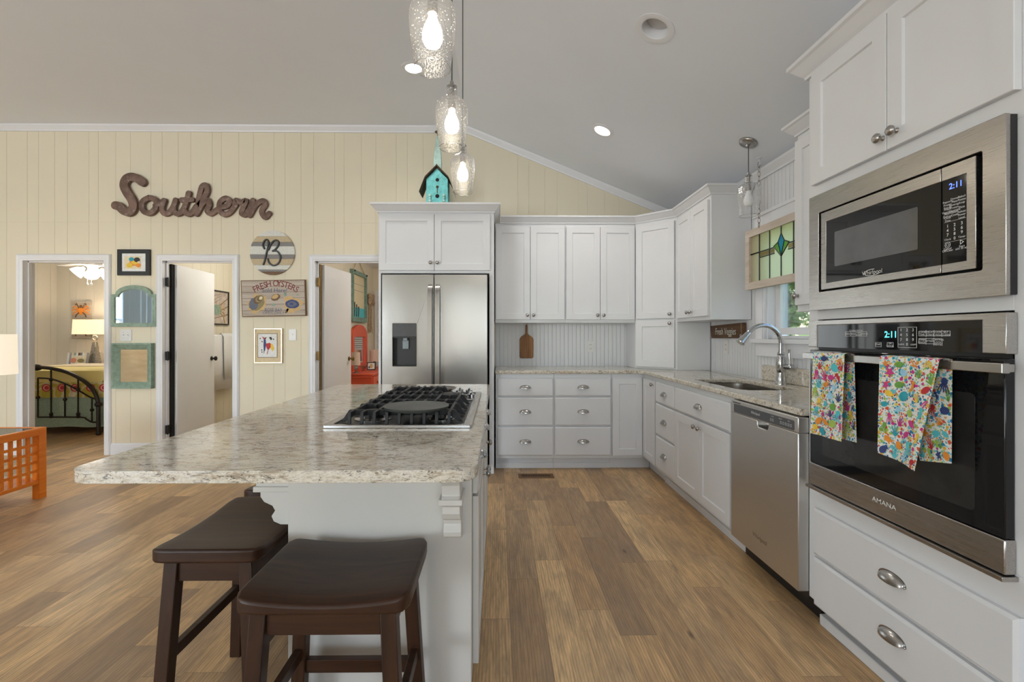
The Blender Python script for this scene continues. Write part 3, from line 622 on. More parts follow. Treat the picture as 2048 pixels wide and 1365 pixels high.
CP = [(0, 0), (.010, 0), (.012, .010), (.022, .020), (.046, .048), (.056, .054), (.056, .068), (0, .068)]
b = MB(); b.sweep([(-a, z) for a, z in CP][::-1], [(1.945, 3.535, 2.318), (1.640, 3.535, 2.318), (1.640, 4.210, 2.318), (1.340, 4.488, 2.318), (.030, 4.488, 2.318)])
tag(b.build('crown_molding', 'white', smooth=0), 'white crown molding along the tops of the corner wall cabinets', 'molding')
# small wall cabinet right of the window
TS = right(1.635)
r = unit('wall_cabinet', 'white slim wall cabinet squeezed between sink window and oven tower', 'cabinet', TS, 1.995, 2.505, UZ0+.005, 2.325, .31, [('door', 2.005, 2.497, DZ0+.01, DZ1, 'knob', 2.468, 1.447)])
b = MB(); b.sweep([(a, z) for a, z in CP], [(1.945, 2.505, 2.318), (1.635, 2.505, 2.318), (1.635, 2.040, 2.318)]); b.build('crown', 'white', r, smooth=0)
# refrigerator surround and cabinet
TF = back(FF)
fx0, fx1 = PY(757, 600, FF).x, PY(988, 600, FF).x
r = thing('refrigerator_cabinet', 'white two door cabinet above refrigerator with side panels and tall crown', 'cabinet', ((fx0+fx1)/2, 4.45, 0))
zb = PY(870, 547, FF).z; zt = PY(870, 425, FF).z; OC = .69
MB(TF).box(fx0, fx1, -OC, 0, zb, zt+.02).build('cabinet_body', 'white', r, .002)
for a, c in ((fx0, fx0+.022), (fx1-.042, fx1)): MB(TF).box(a, c, -OC, 0, 0, zb).build('side_panel', 'white', r, .002)
mx_ = PY(868.5, 500, FF-.02).x; dz0, dz1 = PY(870, 541, FF-.02).z, PY(870, 429, FF-.02).z; xl, xr = PY(758, 500, FF-.02).x, PY(980, 500, FF-.02).x
front(TF, r, 'white', 'door', xl, mx_-.002, dz0, dz1, 'knob', PY(861.5, 526, FF-.02).x, PY(862, 526, FF-.02).z)
front(TF, r, 'white', 'door', mx_+.002, xr, dz0, dz1, 'knob', PY(875, 526, FF-.02).x, PY(875, 526, FF-.02).z)
CP2 = [(a*1.1, z*1.15) for a, z in CP]
b = MB(); b.sweep([(-a, z) for a, z in CP2][::-1], [(fx1-.004, WB-.02, zt-.005), (fx1-.004, FF, zt-.005), (fx0, FF, zt-.005), (fx0, WB-.02, zt-.005)]); b.build('crown', 'white', r, smooth=0)
b = MB(); b.box(fx0+.01, fx1-.01, FF+.01, WB-.03, zt+.062, zt+.068); b.build('top_board', 'white', r)
FTOP = zt-.005+.068*1.15
# oven tower
r = thing('oven_tower_cabinet', 'tall white cabinet holding microwave and oven with doors above and drawers below', 'cabinet', (1.65, 1.52, 0))
OY0, OY1 = 1.06, 1.983; az0, az1, mz0, mz1 = .612, 1.300, 1.352, 1.795     # oven opening, microwave opening
b = MB(TR); oy0, oy1 = 1.19, 1.93
b.box(OY0, OY1, -.022, 0, .11, az0).box(oy0, oy1, -.022, 0, az1, mz0).box(OY0, OY1, -.022, 0, mz1, 2.40).box(OY0, oy0, -.022, 0, az0, mz1).box(oy1, OY1, -.022, 0, az0, mz1)
b.box(OY0, OY0+.018, -.60, -.022, .11, 2.40).box(OY1-.018, OY1, -.60, -.022, .11, 2.40).box(OY0, OY1, -.60, -.022, 2.38, 2.40).box(OY0, OY1, -.60, -.58, .11, 2.38)
b.build('cabinet_body', 'white', r, .0015, weld=False)
MB(TR).box(OY0, OY1, -.60, -.075, 0, .11).box(OY0, OY1-.02, -.075, -.03, 0, .045).build('toe_kick', 'white', r, .004)
ym = PX(1773, 220, RF-.02).y; za, zb2 = 1.866, 2.335
front(TR, r, 'white', 'door', ym+.002, 1.942, za, zb2, 'knob', PX(1746, 277, 1.29).y, PX(1746, 277, 1.29).z)
front(TR, r, 'white', 'door', 1.172, ym-.002, za, zb2, 'knob', PX(1773, 261, 1.29).y, PX(1773, 261, 1.29).z)
front(TR, r, 'white', 'drawer', 1.166, 1.932, .318, .511, 'cup', PX(1776, 1157, 1.31).y, PX(1776, 1157, 1.31).z)
front(TR, r, 'white', 'drawer', 1.166, 1.932, .105, .305, 'cup', PX(1776, 1273, 1.31).y, PX(1776, 1273, 1.31).z)
b = MB(); b.sweep([(a, z) for a, z in CP2], [(1.945, OY1, 2.340), (RF, OY1, 2.340), (RF, OY0, 2.340)]); b.build('crown', 'white', r, smooth=0)
# worktops
def flatT(): return axes((0, 0, 0), (1, 0, 0), (0, 0, 1), (0, 1, 0))
sk = rrect(1.425, 1.80, 2.69, 3.39, .09, 6)
b = MB(); b.poly([(-.022, 4.195), (1.265, 4.195), (1.313, 4.150), (1.313, 1.988), (1.947, 1.988), (1.947, 4.808), (-.022, 4.808)], [sk], WT0, WT1, 0, flatT())
tag(b.build('granite_worktop', 'granite2', bevel=.007, seg=3), 'speckled cream granite worktop running round the corner with sink cutout', 'worktop')
tag(MB().box(1.918, 1.947, 1.995, 3.34, WT1+.0005, 1.022).build('granite_backsplash', 'granite2', bevel=.004), 'low granite backsplash strip behind the faucet', 'backsplash')
b = MB(); zb3 = .70
o_, i_ = rrect(1.412, 1.813, 2.677, 3.403, .095, 6), rrect(1.43, 1.795, 2.695, 3.385, .09, 6); k = len(o_)
vs = [(x, y, WT0-.0015) for x, y in o_]+[(x, y, WT0-.0015) for x, y in i_]+[(x+(1.61-x)*.04, y+(3.04-y)*.03, zb3) for x, y in i_]+[(x, y, WT0-.004) for x, y in o_]+[(x+(1.61-x)*.03, y+(3.04-y)*.02, zb3-.003) for x, y in o_]
fs = []
for a, c in ((0, 1), (1, 2), (0, 3), (3, 4)): fs += [(a*k+i, a*k+(i+1) % k, c*k+(i+1) % k, c*k+i) for i in range(k)]
fs += [tuple(2*k+i for i in range(k)), tuple(4*k+i for i in range(k))]
sr = thing('undermount_sink', 'stainless undermount sink set into the granite below the window', 'sink', (1.61, 3.04, zb3))
b.add(vs, fs); b.build('basin', 'sinksteel', sr, smooth=40)
MB().lathe([(.045, 0), (.045, .003), (.03, .004), (.028, .001)], MT(1.64, 3.04, zb3+.001), 24).build('drain', 'chrome', sr)
# ================================================================ APPLIANCES
# refrigerator
FY = 4.05; TFr = back(4.115)
gx0, gxm, gx1 = PY(764, 650, FY).x, PY(868, 650, FY).x, PY(974.5, 650, FY).x; gz = PY(868, 549.5, FY).z
r = thing('refrigerator', 'stainless side by side refrigerator with dispenser in left door', 'refrigerator', ((gx0+gx1)/2, 4.4, 0))
MB().box(gx0+.004, gx1+.004, 4.118, 4.77, .02, gz-.01).build('cabinet_shell', 'greyplastic', r, .004)
MB().box(gx0+.01, gx1-.01, 4.085, 4.117, .01, .075).build('base_grille', 'black', r)
dx0, dx1, dza, dzb = PY(784, 690, FY).x, PY(834.5, 690, FY).x, PY(800, 734.5, FY).z, PY(800, 646, FY).z; dzm = PY(800, 673.5, FY).z
for nm, a, c in (('left', gx0, gxm-.003), ('right', gxm+.003, gx1)):
    b = MB(TFr); hole = [rrect(dx0, dx1, dza, dzb, .008, 3)] if nm == 'left' else []
    b.poly(rrect(a, c, .08, gz, .006, 2), hole, 0, FY*-1+4.115)
    d = b.build('door', 'fridge', r, .007, seg=3)
    hx = (PY(861, 600, FY).x if nm == 'left' else PY(876, 600, FY).x); hz0, hz1 = .62, PY(868, 570, 4.0).z
    b = MB(TFr); P_ = [(hx, .066, hz0), (hx, .098, hz0+.03), (hx, .118, hz0+.12), (hx, .124, (hz0+hz1)/2), (hx, .118, hz1-.12), (hx, .098, hz1-.03), (hx, .066, hz1)]
    b.sweep([(-.019, -.008), (.019, -.008), (.019, .004), (.012, .009), (-.012, .009), (-.019, .004)], spline(P_, 5), up=(0, -1, 0)); b.build('door_handle', 'nickel', d, smooth=25)
    if nm == 'left':
        b = MB(TFr); b.poly(rrect(dx0-.004, dx1+.004, dza-.004, dzb+.004, .010, 3), [rrect(dx0+.004, dx1-.004, dza+.004, dzb-.004, .006, 3)], .060, .069); dp = b.build('dispenser_bezel', 'nickel', d)
        b = MB(TFr); b.box(dx0+.001, dx1-.001, .002, .006, dza, dzm).box(dx0+.001, dx0+.006, .006, .06, dza, dzm).box(dx1-.006, dx1-.001, .006, .06, dza, dzm).box(dx0+.001, dx1-.001, .006, .066, dza+.001, dza+.012).box(dx0+.001, dx1-.001, .006, .055, dzm-.012, dzm)
        b.build('dispenser_recess', 'black', d)
        MB(TFr).box(dx0+.003, dx1-.003, .05, .066, dzm+.001, dzb-.003).box(dx0+.02, dx1-.02, .066, .067, dzm+.03, dzb-.02).build('dispenser_panel', 'greyplastic', d, label='dark control panel above the dispenser recess')
        cxp = (dx0+dx1)/2; MB(TFr).box(cxp-.028, cxp+.028, .012, .022, dzm-.11, dzm-.035).box(cxp-.018, cxp+.018, .012, .045, dzm-.036, dzm-.012).build('dispenser_paddle', 'greyblue', d, .004)
    else:
        p = PY(944, 567, FY); b = MB()
        b.text('Whirlpool', .040, axes((p.x, FY-.001, p.z), (1, 0, 0), (0, -1, 0), (0, 0, 1)))
        b.poly([(p.x+.062*math.cos(t), p.z+.022*math.sin(t)) for t in [i*.1-2.6 for i in range(46)]]+[(p.x+.058*math.cos(t), p.z+.018*math.sin(t)) for t in [1.9-i*.1 for i in range(46)]], (), FY-.0016, FY-.0006)
        b.build('badge', 'nickel', d, smooth=0)
# microwave, built in with a trim kit: local (Y, out, Z) on the tower face
def ry(u, X): return PX(u, 500, X).y
TR2 = right(RF)
def rq(u, v, X): p = PX(u, v, X); return p.y, p.z
XM = 1.312; om = RF-XM
r = thing('built_in_microwave', 'stainless built in microwave with trim frame above the wall oven', 'microwave', (1.6, 1.53, 1.35))
ay0, ay1 = 1.180, 1.935; aza, azb = 1.338, 1.811
iy0, iz1 = rq(1964.6, 301.5, XM); iy1, iz0 = rq(1637, 584.6, XM); iz1 = (iz1+rq(1637, 426, XM)[1])/2; iz0 = (iz0+rq(1964.6, 541.5, XM)[1])/2
b = MB(TR2); b.poly(rrect(ay0, ay1, aza, azb, .004, 2), [rrect(iy0, iy1, iz0, iz1, .006, 2)], om-.012, om); b.build('trim_frame', 'steel', r, .0025)
b = MB(TR2); b.poly(rrect(ay0+.001, ay1-.001, aza+.002, azb-.002, .003, 2), [rrect(iy0-.01, iy1+.01, iz0-.01, iz1+.01, .006, 2)], .002, om-.0125); b.build('trim_backing', 'black', r)
jy0 = rq(1950.8, 309, XM)[0]; jy1 = rq(1641.5, 426, XM)[0]; jz1, jz0 = iz1-.006, iz0+.008
MB(TR2).box(iy0-.008, iy1+.008, -.40, -.02, iz0-.008, iz1+.008).build('oven_body', 'black', r)
sy = rq(1881.5, 400, XM)[0]; ky0 = rq(1932, 347, XM)[0]; ky1 = rq(1651, 443, XM)[0]; kz1, kz0 = jz1-.040, jz0+.040
kz1 = (rq(1651, 443, XM)[1]+rq(1932, 347, XM)[1])/2; kz0 = (rq(1651, 566, XM)[1]+rq(1932, 523, XM)[1])/2
b = MB(TR2); s1 = sy+.0012; b.poly([(s1, jz0), (jy1, jz0), (jy1, jz1), (s1, jz1), (s1, kz1), (ky1, kz1), (ky1, kz0), (s1, kz0)], (), -.019, om-.001); dr = b.build('microwave_door', 'steel', r, .0015)
wy0 = rq(1834, 450, XM)[0]; wy1 = rq(1668, 449, XM)[0]; wz0 = kz0+.060; wz1 = kz1-.052
MB(TR2).box(sy+.0018, ky1-.0003, -.01, om-.003, kz0+.0003, kz1-.0003).build('door_glass', 'blackglass', dr)
b = MB(TR2); b.poly(rrect(wy0, wy1, wz0, wz1, .004, 2), (), om-.0029, om-.0021); b.build('door_window', 'mwglass', dr, label='grey screened window that mirrors the room')
TXT = lambda y, z, o: axes((y, o, z), (-1, 0, 0), (0, 1, 0), (0, 0, 1))     # writing reads left to right seen from the room
yy, zz = rq(1743, 545, XM)
b = MB(TR2); b.text('Whirlpool', .021, TXT(yy, zz, om-.0021), 0, .0006); b.poly([(yy+.036*math.cos(t), zz+.012*math.sin(t)) for t in [i*.12-2.6 for i in range(38)]]+[(yy+.034*math.cos(t), zz+.010*math.sin(t)) for t in [1.84-i*.12 for i in range(38)]], (), om-.0023, om-.0015)
b.build('badge', 'whiteplastic', dr, smooth=0)
b = MB(TR2); s2 = sy-.0012; b.poly([(s2, jz0), (s2, kz0), (ky0, kz0), (ky0, kz1), (s2, kz1), (s2, jz1), (jy0, jz1), (jy0, jz0)], (), -.019, om-.001); cp = b.build('control_frame', 'steel', r, .0015)
MB(TR2).box(ky0+.0003, sy-.0022, -.01, om-.003, kz0+.0003, kz1-.0003).build('control_panel', 'blackglass', cp)
pw = sy-ky0; ph = kz1-kz0; b = MB(TR2)
def mp2(fx, fz): return TXT(sy-.002-pw*fx, kz0+ph*fz, om-.003)
rows = [('Popcorn', 'Dinner Plate', 'Baked\nPotato'), ('Frozen\nEntree', 'Beverage', 'Soup'), ('Fresh\nVegetable', 'Frozen\nVegetable', 'Pizza'), ('Steam\nDefrost', 'Steam\nCook', 'Reheat'), ('Cook\nTime', '', 'Power\nLevel')]
for i, row in enumerate(rows):
    for j, t in enumerate(row):
        if t: b.text(t.replace(' ', '\n'), .0085, mp2(.22+.28*j, .735-.052*i), 0, .0005)
for i, row in enumerate(('123', '456', '789')):
    for j, t in enumerate(row): b.text(t, .0125, mp2(.22+.28*j, .445-.052*i), 0, .0005, bold=.01)
b.text('0', .0125, mp2(.5, .288), 0, .0005, bold=.01)
for t, j, z in (('Clock', .22, .288), ('Timer', .78, .288), ('Cancel', .22, .180), ('Start', .78, .180), ('Off/Clear', .22, .156), ('add 30 sec', .78, .156)): b.text(t, .0085, mp2(j, z), 0, .0005)
for t0, rr in ((.22, .0085), (.22, .0045)):
    q = mp2(t0, .225).translation; b.poly(circle(q.x, q.z, rr, n=18), [circle(q.x, q.z, rr-.0009, n=18)], om-.003, om-.0024)
q = mp2(.78, .228).translation; b.poly([(q.x+.005, q.z+.007), (q.x-.006, q.z), (q.x+.005, q.z-.007)], [[(q.x+.0038, q.z+.0046), (q.x-.0036, q.z), (q.x+.0038, q.z-.0046)]], om-.003, om-.0024)
for fz in (.255, .497): q0, q1 = mp2(.08, fz).translation, mp2(.94, fz).translation; b.box(q1.x, q0.x, om-.003, om-.0026, q0.z-.0003, q0.z+.0003)
b.build('panel_print', 'print', cp, smooth=0)
b = MB(TR2); b.text('2:11', .024, mp2(.55, .905), 0, .0005, bold=.012); b.build('clock_display', 'bluedigits', cp, smooth=0)
# wall oven
XO = 1.312; oo = RF-XO
r = thing('wall_oven', 'black glass wall oven with stainless trim under the microwave', 'oven', (1.6, 1.53, .62))
MB(TR2).box(1.195, 1.925, -.55, -.002, az0+.004, az1-.004).build('oven_body', 'black', r)
cy0, cy1 = 1.180, 1.939; cz0, cz1 = rq(1615, 694, XO)[1], rq(1614, 643, XO)[1]
gy0, gy1 = rq(1964, 650, XO)[0], rq(1634, 651, XO)[0]; gz0, gz1 = cz0+.0003, rq(1634, 651, XO)[1]
b = MB(TR2); b.poly([(cy0, cz0), (gy0, cz0), (gy0, gz1), (gy1, gz1), (gy1, cz0), (cy1, cz0), (cy1, cz1), (cy0, cz1)], (), .002, oo); pn = b.build('control_fascia', 'steel', r, .002)
MB(TR2).box(gy0+.0003, gy1-.0003, .004, oo-.002, gz0+.0003, gz1-.0003).build('control_glass', 'blackglass', pn)
b = MB(TR2)
def op(u, v): y, z = rq(u, v, XO); return TXT(y, z, oo-.002)
def rect(u0, v0, u1, v1):
    y1, za_ = rq(u0, v1, XO); y0, zb_ = rq(u1, v0, XO); zb_ = (zb_+rq(u0, v0, XO)[1])/2; t = .0009
    b.poly([(y0, za_), (y1, za_), (y1, zb_), (y0, zb_)], [[(y0+t, za_+t), (y1-t, za_+t), (y1-t, zb_-t), (y0+t, zb_-t)]], oo-.002, oo-.0015)
u_ = lambda x: 1640+x/6.4
w_ = lambda y: 630+y/6.4
rect(u_(318), w_(217), u_(592), w_(274))
for x_ in (386, 455, 523): y, z = rq(u_(x_), w_(246), XO); b.box(y-.0004, y+.0004, oo-.002, oo-.0015, z-.009, z+.009)
for t, x_ in (('BAKE', 352), ('BROIL', 420), ('KEEP\nWARM', 489), ('WARMING', 556)): b.text(t, .0085 if len(t) < 6 else .007, op(u_(x_), w_(246)), 0, .0005)
b.text('COOKING OPTIONS', .007, op(u_(452), w_(203)), 0, .0005)
rect(u_(703), w_(353), u_(778), w_(410)); b.text('START', .0095, op(u_(740), w_(380)), 0, .0005)
rect(u_(852), w_(353), u_(932), w_(414)); b.text('OFF\nCANCEL', .008, op(u_(892), w_(384)), 0, .0005)
rect(u_(990), w_(158), u_(1231), w_(418))
for i, row in enumerate(('123', '456', '789')):
    for j, t in enumerate(row): b.text(t, .013, op(u_(1030+77*j), w_(196+62*i)), 0, .0005, bold=.01)
b.text('0', .013, op(u_(1108), w_(380)), 0, .0005, bold=.01); b.text('CLOCK', .007, op(u_(1032), w_(380)), 0, .0005); b.text('LIGHT', .007, op(u_(1188), w_(383)), 0, .0005)
rect(u_(1257), w_(207), u_(1660), w_(272))
for x_ in (1350, 1452, 1552): y, z = rq(u_(x_), w_(239), XO); b.box(y-.0004, y+.0004, oo-.002, oo-.0015, z-.010, z+.010)
for t, x_ in (('COOK\nTIME', 1303), ('DELAY\nSTART', 1400), ('COOK\n& HOLD', 1500), ('SELF\nCLEAN', 1603)): b.text(t, .008, op(u_(x_), w_(240)), 0, .0005)
rect(u_(1257), w_(304), u_(1557), w_(370))
for x_ in (1350, 1450): y, z = rq(u_(x_), w_(338), XO); b.box(y-.0004, y+.0004, oo-.002, oo-.0015, z-.010, z+.010)
for t, x_ in (('TIMER\nON/OFF', 1303), ('SETTINGS', 1400), ('CONTROL\nLOCK', 1502)): b.text(t, .008 if '\n' in t else .0068, op(u_(x_), w_(338)), 0, .0005)
b.text('(Hold 3 sec)', .006, op(u_(1503), w_(385)), 0, .0005)
y0_, z_ = rq(u_(1040), w_(449), XO); y1_, z2_ = rq(u_(1560), w_(466), XO)
b.build('panel_print', 'print', pn, smooth=0)
b = MB(TR2); b.text('2:11', .030, op(u_(900), w_(256)), 0, .0005, bold=.012); b.build('clock_display', 'digits', pn, smooth=0)
dz1o = cz0-.012; sz1 = rq(1618, 923, XO)[1]; sz0 = rq(1618, 966.5, XO)[1]
MB(TR2).box(1.186, 1.936, .002, oo-.004, sz1, dz1o).build('oven_door', 'blackglass', r, .003)
od = [c for c in r.children if c.name.startswith('oven_door')][0]
b = MB(TR2); b.poly(rrect(rq(1947, 800, XO)[0], 1.86, sz1+.045, dz1o-.10, .012, 3), (), oo-.0042, oo-.0034); b.build('oven_window', 'windowglass', od)
MB(TR2).box(1.183, 1.937, .002, oo, sz0, sz1-.001).build('door_skirt', 'steel', od, .003, label='stainless lower band of the oven door')
ya, zaa = rq(1768, 1007.5, XO); b = MB(TR2); b.text('AMANA', .022, TXT(ya, zaa, oo), 0, .001, bold=.01, sx=1.25); b.build('badge', 'whiteplastic', od, smooth=0)
XH = 1.262; ho = RF-XH; hz = (rq(1606, 713.5, XH)[1]+rq(2004, 735.5, XH)[1])/2; hy0, hy1 = rq(2004, 735, XH)[0], rq(1605.5, 713, XH)[0]
b = MB(TR2); b.sweep([(-.013, -.012), (.008, -.012), (.013, -.004), (.013, .006), (.008, .0135), (-.013, .0135)], [(hy0, ho-.012, hz), (hy1, ho-.012, hz)]); b.build('door_handle', 'nickel', od, .002, smooth=0)
for y in (hy0+.03, hy1-.05): MB(TR2).box(y-.012, y+.012, oo-.004, ho-.024, hz-.010, hz+.010).build('handle_bracket', 'nickel', od, .002)
MB(TR2).poly([(1.178, az0-.014), (1.940, az0-.014), (1.940, az0-.002), (1.178, az0-.002)], (), .002, oo+.012).build('vent_lip', 'steel', r, .001)
MB(TR2).box(1.186, 1.936, .0015, .010, az0-.0015, sz0-.002).build('vent_gap', 'black', r)
# dishwasher
XD = 1.296; od_ = RF-XD; q0, q1 = 1.982, 2.556
r = thing('dishwasher', 'stainless dishwasher with dark control strip under the granite worktop', 'dishwasher', (1.6, 2.26, .0))
MB(TR).box(1.992, 2.605, -.57, -.004, .09, .870).build('tub', 'black', r)
MB(TR).box(1.992, 2.605, -.57, -.06, .0, .088).build('kick_plate', 'black', r)
zc = rq(1463.6, 824.1, XD)[1]; zt_ = rq(1463.6, 799.5, XD)[1]; zb_ = .128
hc = rq(1525, 860, XD)[0]; hw = .047
pk = [(hc-hw, zc+.001), (hc-hw, zc-.018)]+[(hc-hw+.016-.016*math.cos(t), zc-.018-.016*math.sin(t)) for t in (.5, 1.1, 1.57)]+[(hc+hw-.016+.016*math.sin(t), zc-.018-.016*math.cos(t)) for t in (0, .5, 1.1)]+[(hc+hw, zc-.018), (hc+hw, zc+.001)]
b = MB(TR); b.poly([(q0, zb_), (q1, zb_), (q1, zc-.0005), (hc+hw, zc-.0005)]+[p for p in pk[::-1]][1:-1]+[(hc-hw, zc-.0005), (q0, zc-.0005)], (), .0, od_); dd = b.build('dishwasher_door', 'dwsteel', r, .004)
MB(TR).box(hc-hw, hc+hw, .004, .008, zc-.036, zc).build('pocket_handle', 'nickel', dd)
b = MB(TR); b.box(q0, q1, 0, od_, zc+.0005, zt_); cs = b.build('console', 'dwsteel', dd, .004)
b = MB(TR); b.poly(rrect(rq(1589, 850, XD)[0], rq(1468, 815, XD)[0], zc+.006, zt_-.018, .006, 3), (), od_, od_+.0006); b.build('control_strip', 'greyplastic', cs)
b = MB(TR); zm = (zc+zt_)/2-.006
def dt(u, dz=0): return TXT(rq(u, 840, XD)[0], zm+dz, od_+.0006)
b.text('Whirlpool', .019, dt(1511, .002), 0, .0004)
for t, u in (('Cycles', 1545), ('Options', 1561), ('Start', 1578)): b.text(t, .0075, dt(u, .013), 0, .0004)
for u in (1542, 1546, 1562, 1567, 1572, 1577, 1582): q = dt(u, -.004).translation; b.poly(rrect(q.x-.005, q.x+.005, q.z-.006, q.z+.006, .002, 2), [rrect(q.x-.0042, q.x+.0042, q.z-.0052, q.z+.0052, .002, 2)], od_+.0006, od_+.001)
b.build('panel_print', 'print', cs, smooth=0)
b = MB(TR)
for i in range(6): y = q1-.030-.013*i; b.box(y-.004, y+.004, od_-.001, od_+.0004, zt_-.014, zt_-.008)
b.build('vent_slots', 'hole', cs)
y, z = rq(1519, 1078, XD); b = MB(TR); b.text('Whirlpool', .030, TXT(y, z, od_), 0, .0006); b.build('badge', 'nickel', dd, smooth=0)
# faucet
fxx = 1.858; fy = PX(1562, 763, fxx).y
r = thing('kitchen_faucet', 'polished chrome gooseneck faucet behind the sink', 'faucet', (fxx, fy, WT1))
zt0 = WT1+.0005; b = MB(); b.lathe([(.036, 0), (.036, .006), (.033, .010), (.031, .03), (.027, .07), (.026, .074), (.0265, .078), (.0295, .11), (.031, .135), (.028, .165), (.020, .190), (.0225, .194), (.0225, .200), (.019, .204), (.019, .212)], MT(fxx, fy, zt0), 28); b.build('faucet_body', 'chrome', r, smooth=40)
d = Vector((-1, -.02, 0)).normalized(); P_ = [Vector((fxx, fy, zt0+.20)), Vector((fxx, fy, zt0+.268))]
for i in range(1, 13): a = math.pi*(1-i/12*.80); R_ = .118; P_.append(Vector((fxx, fy, zt0+.268))+d*(R_+R_*math.cos(a))+Vector((0, 0, R_*math.sin(a))))
b = MB(); b.tube(P_, .0145, 14, up=(0, 1, 0)); b.build('gooseneck', 'chrome', r, smooth=50)
e1 = P_[-1]; td = (P_[-1]-P_[-2]).normalized(); b = MB(); b.lathe([(.0155, 0), (.017, .004), (.017, .012), (.0175, .014), (.019, .03), (.026, .075), (.029, .086), (.027, .09)], Matrix.Translation(e1) @ td.to_track_quat('Z', 'Y').to_matrix().to_4x4(), 24); b.build('spray_head', 'chrome', r, smooth=40)
b = MB(); hp = Vector((fxx+.005, fy, zt0+.115)); h2 = hp+Vector((.02, -.062, .0)); b.cyl(hp, h2, .017, .020, 18); b.ball(h2, .022, n=18); b.sweep([(.006*math.cos(t), .006*math.sin(t)) for t in [i*math.pi/4 for i in range(8)]], spline([h2+Vector((0, .004, .01)), h2+Vector((0, .012, .05)), h2+Vector((0, .016, .09)), h2+Vector((0, .014, .115))], 4), up=(1, 0, 0), scale=[1+.05*i for i in range(13)]); b.build('faucet_lever', 'chrome', r, smooth=50)

# ================================================================ ISLAND
IX0, IX1, IY0, IY1 = -.677, -.085, 1.50, 2.96; TI = left(IX1)
r = thing('kitchen_island', 'cream white kitchen island with drawers and corbels carrying the granite top', 'island', ((IX0+IX1)/2, 2.2, 0))
b = MB(); b.box(IX0, IX1, IY0, IY1, .10, WT0-.0005).box(IX0, IX1-.07, IY0, IY1, 0, .10).box(IX1-.07, IX1, IY0, IY0+.02, 0, .10); b.build('island_body', 'islandshaded', r, .002, weld=False)
def corbel(T, u, hk=1.0):
    p = [(0, 0), (.030, 0), (.055, .012), (.062, .030), (.050, .050), (.058, .066), (.085, .080), (.098, .100), (.098, .122), (.112, .130), (.112, .150), (.100, .156), (.112, .190), (.150, .225), (.190, .245), (.200, .262), (.200, .290), (0, .290)]
    p = [(a, .290-(.290-z)*hk) for a, z in p]
    b = MB(T); b.poly(p, (), -.028, .028, 0, axes((u, 0, WT0-.291), (0, 1, 0), (1, 0, 0), (0, 0, 1))); b.box(u-.036, u+.036, 0, .205, WT0-.022, WT0-.0005); b.box(u-.036, u+.036, 0, .118, WT0-.160, WT0-.142)
    return b.build('corbel', 'islandshaded', r, .0025, smooth=25)
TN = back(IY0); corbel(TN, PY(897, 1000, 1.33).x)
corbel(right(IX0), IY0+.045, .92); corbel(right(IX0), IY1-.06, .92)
for a, c in ((1.565, 2.075), (2.085, 2.595)): front(TI, r, 'islandshaded', 'drawer', a, c, .700, .858, 'cup', (a+c)/2, .775)
front(TI, r, 'islandshaded', 'drawer', 2.605, 2.93, .700, .858, 'cup', 2.77, .775)
front(TI, r, 'islandshaded', 'door', 1.565, 2.075, .125, .690, 'knob', 2.045, .625); front(TI, r, 'islandshaded', 'door', 2.085, 2.595, .125, .690, 'knob', 2.115, .625)
front(TI, r, 'islandshaded', 'door', 2.605, 2.93, .125, .690, 'knob', 2.64, .625)
b = MB(); ck = rrect(-.585, -.110, 1.615, 2.520, .01, 2)
def corner4(x0, x1, y0, y1, r0): return rrect(x0, x1, y0, y1, r0, 6)
b.poly(corner4(-1.032, -.050, 1.100, 3.04, .06), [ck], WT0, WT1, 0, flatT())
tag(b.build('granite_island_top', 'granite', bevel=.010, seg=4), 'large cream veined granite top on the kitchen island', 'worktop')
# cooktop
r = thing('gas_cooktop', 'stainless gas cooktop with black cast iron grates in the island top', 'cooktop', (-.3475, 2.067, WT1))
cx0, cx1, cyA, cyB = -.606, -.089, 1.597, 2.540
b = MB(); b.poly(rrect(cx0, cx1, cyA, cyB, .012, 3), [rrect(cx0+.030, cx1-.030, cyA+.022, cyB-.022, .01, 3)], WT1+.0003, WT1+.011, 0, flatT()); b.build('cooktop_frame', 'steel', r, .004)
MB().box(cx0+.029, cx1-.029, cyA+.021, cyB-.021, WT1-.03, WT1+.003).build('burner_pan', 'black', r)
gz_ = WT1+.050
burn = [(-.47, 1.76, .045), (-.21, 1.76, .036), (-.35, 2.02, .055), (-.47, 2.33, .036), (-.235, 2.28, .045)]
for x, y, q in burn:
    b = MB(); b.lathe([(q*1.55, 0), (q*1.55, .004), (q*1.1, .008), (q*1.0, .016), (q*.95, .022), (.02, .022)], MT(x, y, WT1+.0033), 28); bb = b.build('burner', 'nickel', r, smooth=40)
    MB().lathe([(q*.9, 0), (q*1.0, .003), (q*1.0, .008), (q*.85, .011), (1e-5, .012)], MT(x, y, WT1+.026), 28).build('burner_cap', 'iron', bb, smooth=40)
